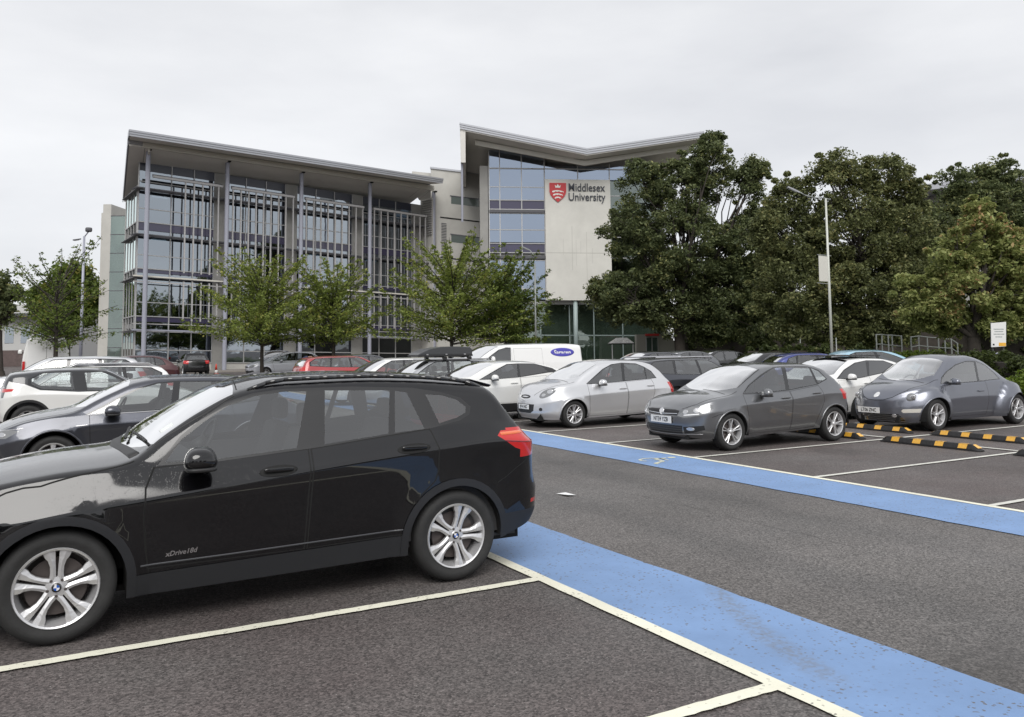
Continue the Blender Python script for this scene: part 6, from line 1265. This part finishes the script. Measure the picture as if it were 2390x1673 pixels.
# ---------------------------------------------------------------- street furniture
POLE = mat('galvanised_pole', (.27, .285, .275), .5, .3)
def post(name, label, base_, h, r=.07, m=POLE, cat='lamp post', group=None):
    r0 = empty(name, base_, 0, label, cat, group); MB().tube((0, 0, -.02), (0, 0, h), r, r*.62, 12).build('pole', m, r0, True); MB().tube((0, 0, 0), (0, 0, 1.1), r*1.35, r*1.3, 12).build('pole_base', m, r0, True); return r0
def head(root, p, d, m=ALLOYD, s=1.):
    p = Vector(p); d = Vector(d).normalized(); z = Vector((0, 0, 1)); sd_ = d.cross(z).normalized(); mb = MB()
    V = [p+sd_*(-.05*s)+z*.03*s, p+sd_*(.05*s)+z*.03*s, p+d*.62*s+sd_*.13*s+z*.02*s, p+d*.62*s-sd_*.13*s+z*.02*s]; U = [v-z*.09*s for v in V]; mb.hexa([tuple(v) for v in U]+[tuple(v) for v in V])
    o = mb.build('lamp_head', m, root, bevel=.01); q = MB(); c = p+d*.36*s-z*.075*s; q.hexa([tuple(c+sd_*a*.08*s+d*b*.18*s-z*k*.02*s) for k in (1, 0) for a, b in ((-1, -1), (1, -1), (1, 1), (-1, 1))]); q.build('lamp_glass', CLEARL, o); return o
G4 = 'lamp posts of the car park'
l1 = post('lamp_post', 'grey lamp post with two floodlights between the leftmost tree and the stair tower', gpt(188, 48), 8.25, .10, COLM, group=G4)
p_ = l1.location; a_ = px3(207, 540, 48)-p_; MB().tube((0, 0, 8.2), tuple(a_), .035, n=8).build('arm', COLM, l1, True); blob('lamp_head', (.36, .36, .26), tuple(a_+Vector((0, 0, .10))), GRILLE, l1); a_ = px3(189, 557, 48)-p_; b_ = px3(182, 558, 48)-p_; MB().tube(tuple(a_), tuple(b_), .03, n=6).build('arm', COLM, l1); head(l1, tuple(a_), (b_-a_), GRILLE, .7)
l2 = post('lamp_post', 'slim lamp post leaning its head left in front of the sign tower', gpt(1251, 50), 6.6, .07, POLE, group=G4)
p_ = l2.location; a_ = px3(1249, 600, 50)-p_; b_ = px3(1236, 583, 50)-p_; MB().tube(tuple(a_), tuple(b_), .03, n=8).build('arm', POLE, l2, True); head(l2, tuple(b_), (px3(1225, 578, 50)-p_)-b_, POLE, .8)
l3 = post('lamp_post', 'pale pole with a blank banner and curved lamp arm in front of the broad oak', gpt(1942, 34), px3(1938, 463, 34).z, .062, mat('pale_pole', (.55, .56, .51), .5, .1), group=G4)
p_ = l3.location; P = [px3(x, y, 34)-p_ for x, y in ((1938, 466), (1922, 462), (1900, 461), (1878, 455), (1866, 448))]
mb = MB()
for a_, b_ in zip(P[:-1], P[1:]): mb.tube(tuple(a_), tuple(b_), .028, n=8)
mb.build('arm', POLE, l3, True); head(l3, tuple(P[-1]), (px3(1838, 436, 34)-p_)-P[-1], ALLOYD, .85)
mb = MB(); A_ = [px3(x, y, 34)-p_ for x, y in ((1910, 596), (1934, 599), (1934, 657), (1912, 656))]; nn = -fh*.02
mb.hexa([tuple(A_[3]), tuple(A_[2]), tuple(A_[2]+nn), tuple(A_[3]+nn), tuple(A_[0]), tuple(A_[1]), tuple(A_[1]+nn), tuple(A_[0]+nn)]); mb.build('banner', mat('banner_cloth', (.58, .57, .52), .9), l3)
for y in (594, 660): MB().tube(tuple(px3(1907, y, 34)-p_), tuple(px3(1940, y+3, 34)-p_), .016, n=6).build('banner_arm', POLE, l3)
for px_, y_, Z_, lb in ((1869, 790, 45, 'thin grey post among the hedge left of the banner pole'), (1953, 788, 38, 'short grey post just right of the banner pole')):
    q = post('post', lb, gpt(px_, Z_), px3(px_, y_, Z_).z, .035, POLE, 'post')
# parking notice
s1 = empty('notice_board', gpt(2330, 30), 0, 'white parking notice with a yellow corner panel on dark posts', 'sign'); q_ = s1.location; C4 = [px3(x, y, 30)-q_ for x, y in ((2313, 810), (2347, 808), (2347, 751), (2312, 754))]; nn = -fh*.03
MB().hexa([tuple(C4[0]), tuple(C4[1]), tuple(C4[1]+nn), tuple(C4[0]+nn), tuple(C4[3]), tuple(C4[2]), tuple(C4[2]+nn), tuple(C4[3]+nn)]).build('board', PLATEW, s1)
def on_sign(x0, x1, y0, y1, name, m, o=.034):
    P = [px3(x, y, 30)-q_-fh*o for x, y in ((x0, y1), (x1, y1), (x1, y0), (x0, y0))]; P2 = [p+fh*.003 for p in P]; MB().hexa([tuple(P2[0]), tuple(P2[1]), tuple(P[1]), tuple(P[0]), tuple(P2[3]), tuple(P2[2]), tuple(P[2]), tuple(P[3])]).build(name, m, s1)
on_sign(2330, 2346.5, 799.5, 807.5, 'yellow_panel', YEL); on_sign(2316, 2320, 802, 806, 'dark_dot', INK)
LG = mat('grey_print', (.30, .33, .33), .7); random.seed(3)
for y, a_, b_ in ((767, 2318, 2341), (772.5, 2320, 2340), (778.5, 2318, 2343), (785, 2322, 2338)):
    x = a_
    while x < b_: w_ = random.uniform(1.2, 3.2); on_sign(x, min(b_, x+w_), y, y+2.2, 'faded_print', LG); x += w_+.7
for x in (2317, 2342): c = px3(x, 812, 30.1)-q_; MB().tube((c.x, c.y, 0), (c.x, c.y, C4[2].z), .03, n=8).build('leg', GRILLE, s1)
s2_ = empty('round_sign', gpt(2331, 26), 0, 'small tilted round sign on a thin post above the dark hedge', 'sign'); q_ = s2_.location; c = px3(2332, 831, 26)-q_
MB().tube((0, 0, 0), (c.x, c.y, c.z), .022, n=8).build('pole', POLE, s2_); ax = (-fh*.6+Vector((0, 0, .75))-lt*.35).normalized(); MB().tube(tuple(c-ax*.012), tuple(c+ax*.012), .155, n=28).build('disc', mat('disc_face', (.35, .35, .48), .4), s2_, bevel=.003); MB().tube(tuple(c-ax*.016), tuple(c+ax*.008), .170, n=28).build('disc_rim', PLATEW, s2_)
# railings by the steps
def railing(label, pts, h, name='railing'):
    r = empty(name, pts[0], 0, label, 'railing'); o = pts[0]
    for a_, b_ in zip(pts[:-1], pts[1:]):
        for z in (h, h*.55): MB().tube((a_.x-o.x, a_.y-o.y, a_.z+z), (b_.x-o.x, b_.y-o.y, b_.z+z), .022, n=6).build('rail', POLE, r)
    for a_ in pts: MB().tube((a_.x-o.x, a_.y-o.y, 0), (a_.x-o.x, a_.y-o.y, a_.z+h+.03), .03, n=8).build('post', POLE, r)
    return r
def gz(px, Z, z): p = gpt(px, Z); p.z = z; return p
railing('metal railings stepping up behind the round-roofed car, right run', [gz(2128, 37, .5), gz(2146, 38, .55), gz(2166, 38.5, .5), gz(2192, 39, .45), gz(2207, 39.5, .42), gz(2222, 40, .4), gz(2236, 40, .2)], .95)
railing('taller metal railings left of the lime hedge', [gz(2047, 40, .55), gz(2060, 40, .55), gz(2075, 38, .5), gz(2084, 38, .5), gz(2106, 37, .45)], 1.0)
railing('short sloping handrail beside the oak trunk', [gz(1982, 36, -.1), gz(1996, 38, .35)], 1.05, 'handrail'); railing('short sloping handrail left of the tall railings', [gz(2038, 36, -.1), gz(2050, 38, .40)], 1.05, 'handrail')
# shelter and kiosk under the tall oak
k1 = empty('shelter', gpt(1450, 62), 0, 'small shelter with a pale speckled pitched canopy on thin posts', 'shelter'); q_ = k1.location
def fK1(x, y, z): p = lt*x-fh*y; return (p.x, p.y, z)
MB().hexa([(-.85, -1, 1.85), (.85, -1, 1.85), (.85, 1, 1.85), (-.85, 1, 1.85), (-.3, -.3, 2.25), (.4, -.3, 2.25), (.4, .3, 2.25), (-.3, .3, 2.25)]).build('canopy', mat('speckled_canopy', (.6, .59, .56), .8, var=.5, vscale=9), k1, T=fK1); MB().box(-.87, .87, -1.02, 1.02, 1.77, 1.84).build('canopy_edge', SEAM, k1, T=fK1)
for x in (-.75, .75): MB().tube((x, .9, 0), (x, .9, 1.8), .04, n=8).build('post', PLATEW, k1, T=fK1)
k2 = empty('kiosk', gpt(1530, 64), 0, 'grey kiosk with a red topped doorway and a curved side wall below the tall oak', 'kiosk')
KW = mat('kiosk_wall', (.33, .32, .28), .9); MB().box(-1.4, .6, -1, 0, 0, 2.5).build('wall', KW, k2, T=fK1); MB().prism([(.6, 0), (2.2, 0), (2.15, .7), (1.8, 1.6), (1.2, 2.25), (.6, 2.5)], lambda a, b: fK1(a, 0, b), lambda a, b: fK1(a, -1, b)).build('curved_wall', KW, k2)
MB().box(-.75, .25, .02, .25, 2.38, 2.55).build('red_canopy', mat('red_trim', (.5, .03, .03), .5), k2, T=fK1); MB().box(-.72, .22, 0, .05, .1, 2.35).build('doorway', FRAME, k2, T=fK1)
for x0, x1 in ((-.66, -.30), (-.22, .16)): MB().box(x0, x1, .05, .07, .9, 2.25).build('door_pane', SLIT, k2, T=fK1)
# traffic cone and white marker post beside the small black hatchback
cn = empty('traffic_cone', gpt(505, 58.0), 0, 'red and white traffic cone behind the small black hatchback', 'traffic cone'); ORC = mat('cone_red', (.65, .06, .03), .5)
MB().box(-.18, .18, -.18, .18, 0, .04).build('cone_base', ORC, cn); MB().tube((0, 0, .04), (0, 0, .30), .13, .09, 14).build('lower_cone', PLATEW, cn, True); MB().tube((0, 0, .30), (0, 0, .72), .09, .03, 14).build('upper_cone', ORC, cn, True)
bo = empty('bollard', gpt(457, 57.6), 0, 'short white marker post left of the small black hatchback', 'bollard'); MB().tube((0, 0, 0), (0, 0, .55), .055, .05, 10).build('stake', PLATEW, bo, True); MB().tube((0, 0, .55), (0, 0, .62), .055, .03, 10).build('cap', ORC, bo, True)
# person bending at the open rear of the red people carrier
def person(loc, rz, label):
    def skin(name, chain, m, parent):
        me = bpy.data.meshes.new(name); vs = []; es = []; rs = []
        for ch in chain:
            prev = None
            for key in ch:
                if isinstance(key, int): i = key
                else: vs.append(key[:3]); rs.append(key[3]); i = len(vs)-1
                if prev is not None: es.append((prev, i))
                prev = i
        me.from_pydata(vs, es, []); o = bpy.data.objects.new(name, me); COL.objects.link(o); mo = o.modifiers.new('s', 'SKIN'); bpy.context.view_layer.update()
        for i, r in enumerate(rs): me.skin_vertices[0].data[i].radius = (r, r)
        me.skin_vertices[0].data[0].use_root = True; o.modifiers.new('u', 'SUBSURF').levels = 2; dg = bpy.context.evaluated_depsgraph_get(); dg.update(); m2 = bpy.data.meshes.new_from_object(o.evaluated_get(dg)); bpy.data.objects.remove(o)
        m2.materials.clear(); m2.materials.append(m); m2.polygons.foreach_set('use_smooth', [True]*len(m2.polygons)); m2.name = name; return link(bpy.data.objects.new(name, m2), parent)
    root = empty('person', loc, rz, label, 'person'); SK = mat('skin', (.36, .22, .16), .6); NV = mat('navy_cloth', (.025, .03, .075), .9); TR = mat('dark_trousers', (.05, .05, .06), .9)
    # body: pelvis 0, spine bent forwards, neck, head, arms reaching down and forward, legs
    ch = [[(0, 0, .90, .14), (.12, 0, 1.06, .145), (.27, 0, 1.18, .15), (.40, 0, 1.25, .11), (.47, 0, 1.28, .055), (.55, 0, 1.28, .09), (.60, 0, 1.24, .085)]]
    for s_ in (-1, 1): ch.append([3, (.38, s_*.17, 1.20, .06), (.42, s_*.20, .95, .045), (.56, s_*.16, .80, .035), (.62, s_*.15, .76, .03)])
    for s_ in (-1, 1): ch.append([0, (0, s_*.10, .84, .10), (.02, s_*.11, .48, .07), (-.03, s_*.11, .10, .045), (.08, s_*.12, .04, .04)])
    skin('body', ch, SK, root)
    skin('jacket', [[(0, 0, .92, .165), (.12, 0, 1.07, .17), (.27, 0, 1.19, .175), (.39, 0, 1.25, .13)], [2, (.37, -.18, 1.20, .078), (.42, -.205, .95, .062), (.55, -.165, .81, .05)], [2, (.37, .18, 1.20, .078), (.42, .205, .95, .062), (.55, .165, .81, .05)]], NV, root)
    skin('trousers', [[(0, 0, .88, .15), (0, -.10, .80, .115), (.02, -.11, .48, .085), (-.03, -.11, .12, .06)], [0, (0, .10, .80, .115), (.02, .11, .48, .085), (-.03, .11, .12, .06)]], TR, root)
    skin('hair', [[(.53, 0, 1.33, .075), (.50, 0, 1.28, .08)]], mat('dark_hair', (.02, .015, .012), .8), root)
    mb = MB()
    for s_ in (-1, 1):   # eyes, nose and fingers are a pixel or less here, still modelled
        mb.tube((.655, s_*.03, 1.225), (.668, s_*.03, 1.22), .008, n=6)
    mb.build('eyes', INK, root); hm = MB()
    for s_ in (-1, 1):
        for k in range(5): hm.tube((.62, s_*.15+(k-2)*.016, .76), (.68-.008*abs(k-2), s_*.15+(k-2)*.019, .715), .0085, .006, 6)
    hm.build('fingers', SK, root); return root
person(gpt(701, 41.5)+Vector((0, 0, 0)), R_(10), 'person in a navy jacket bending forward behind the red people carrier')
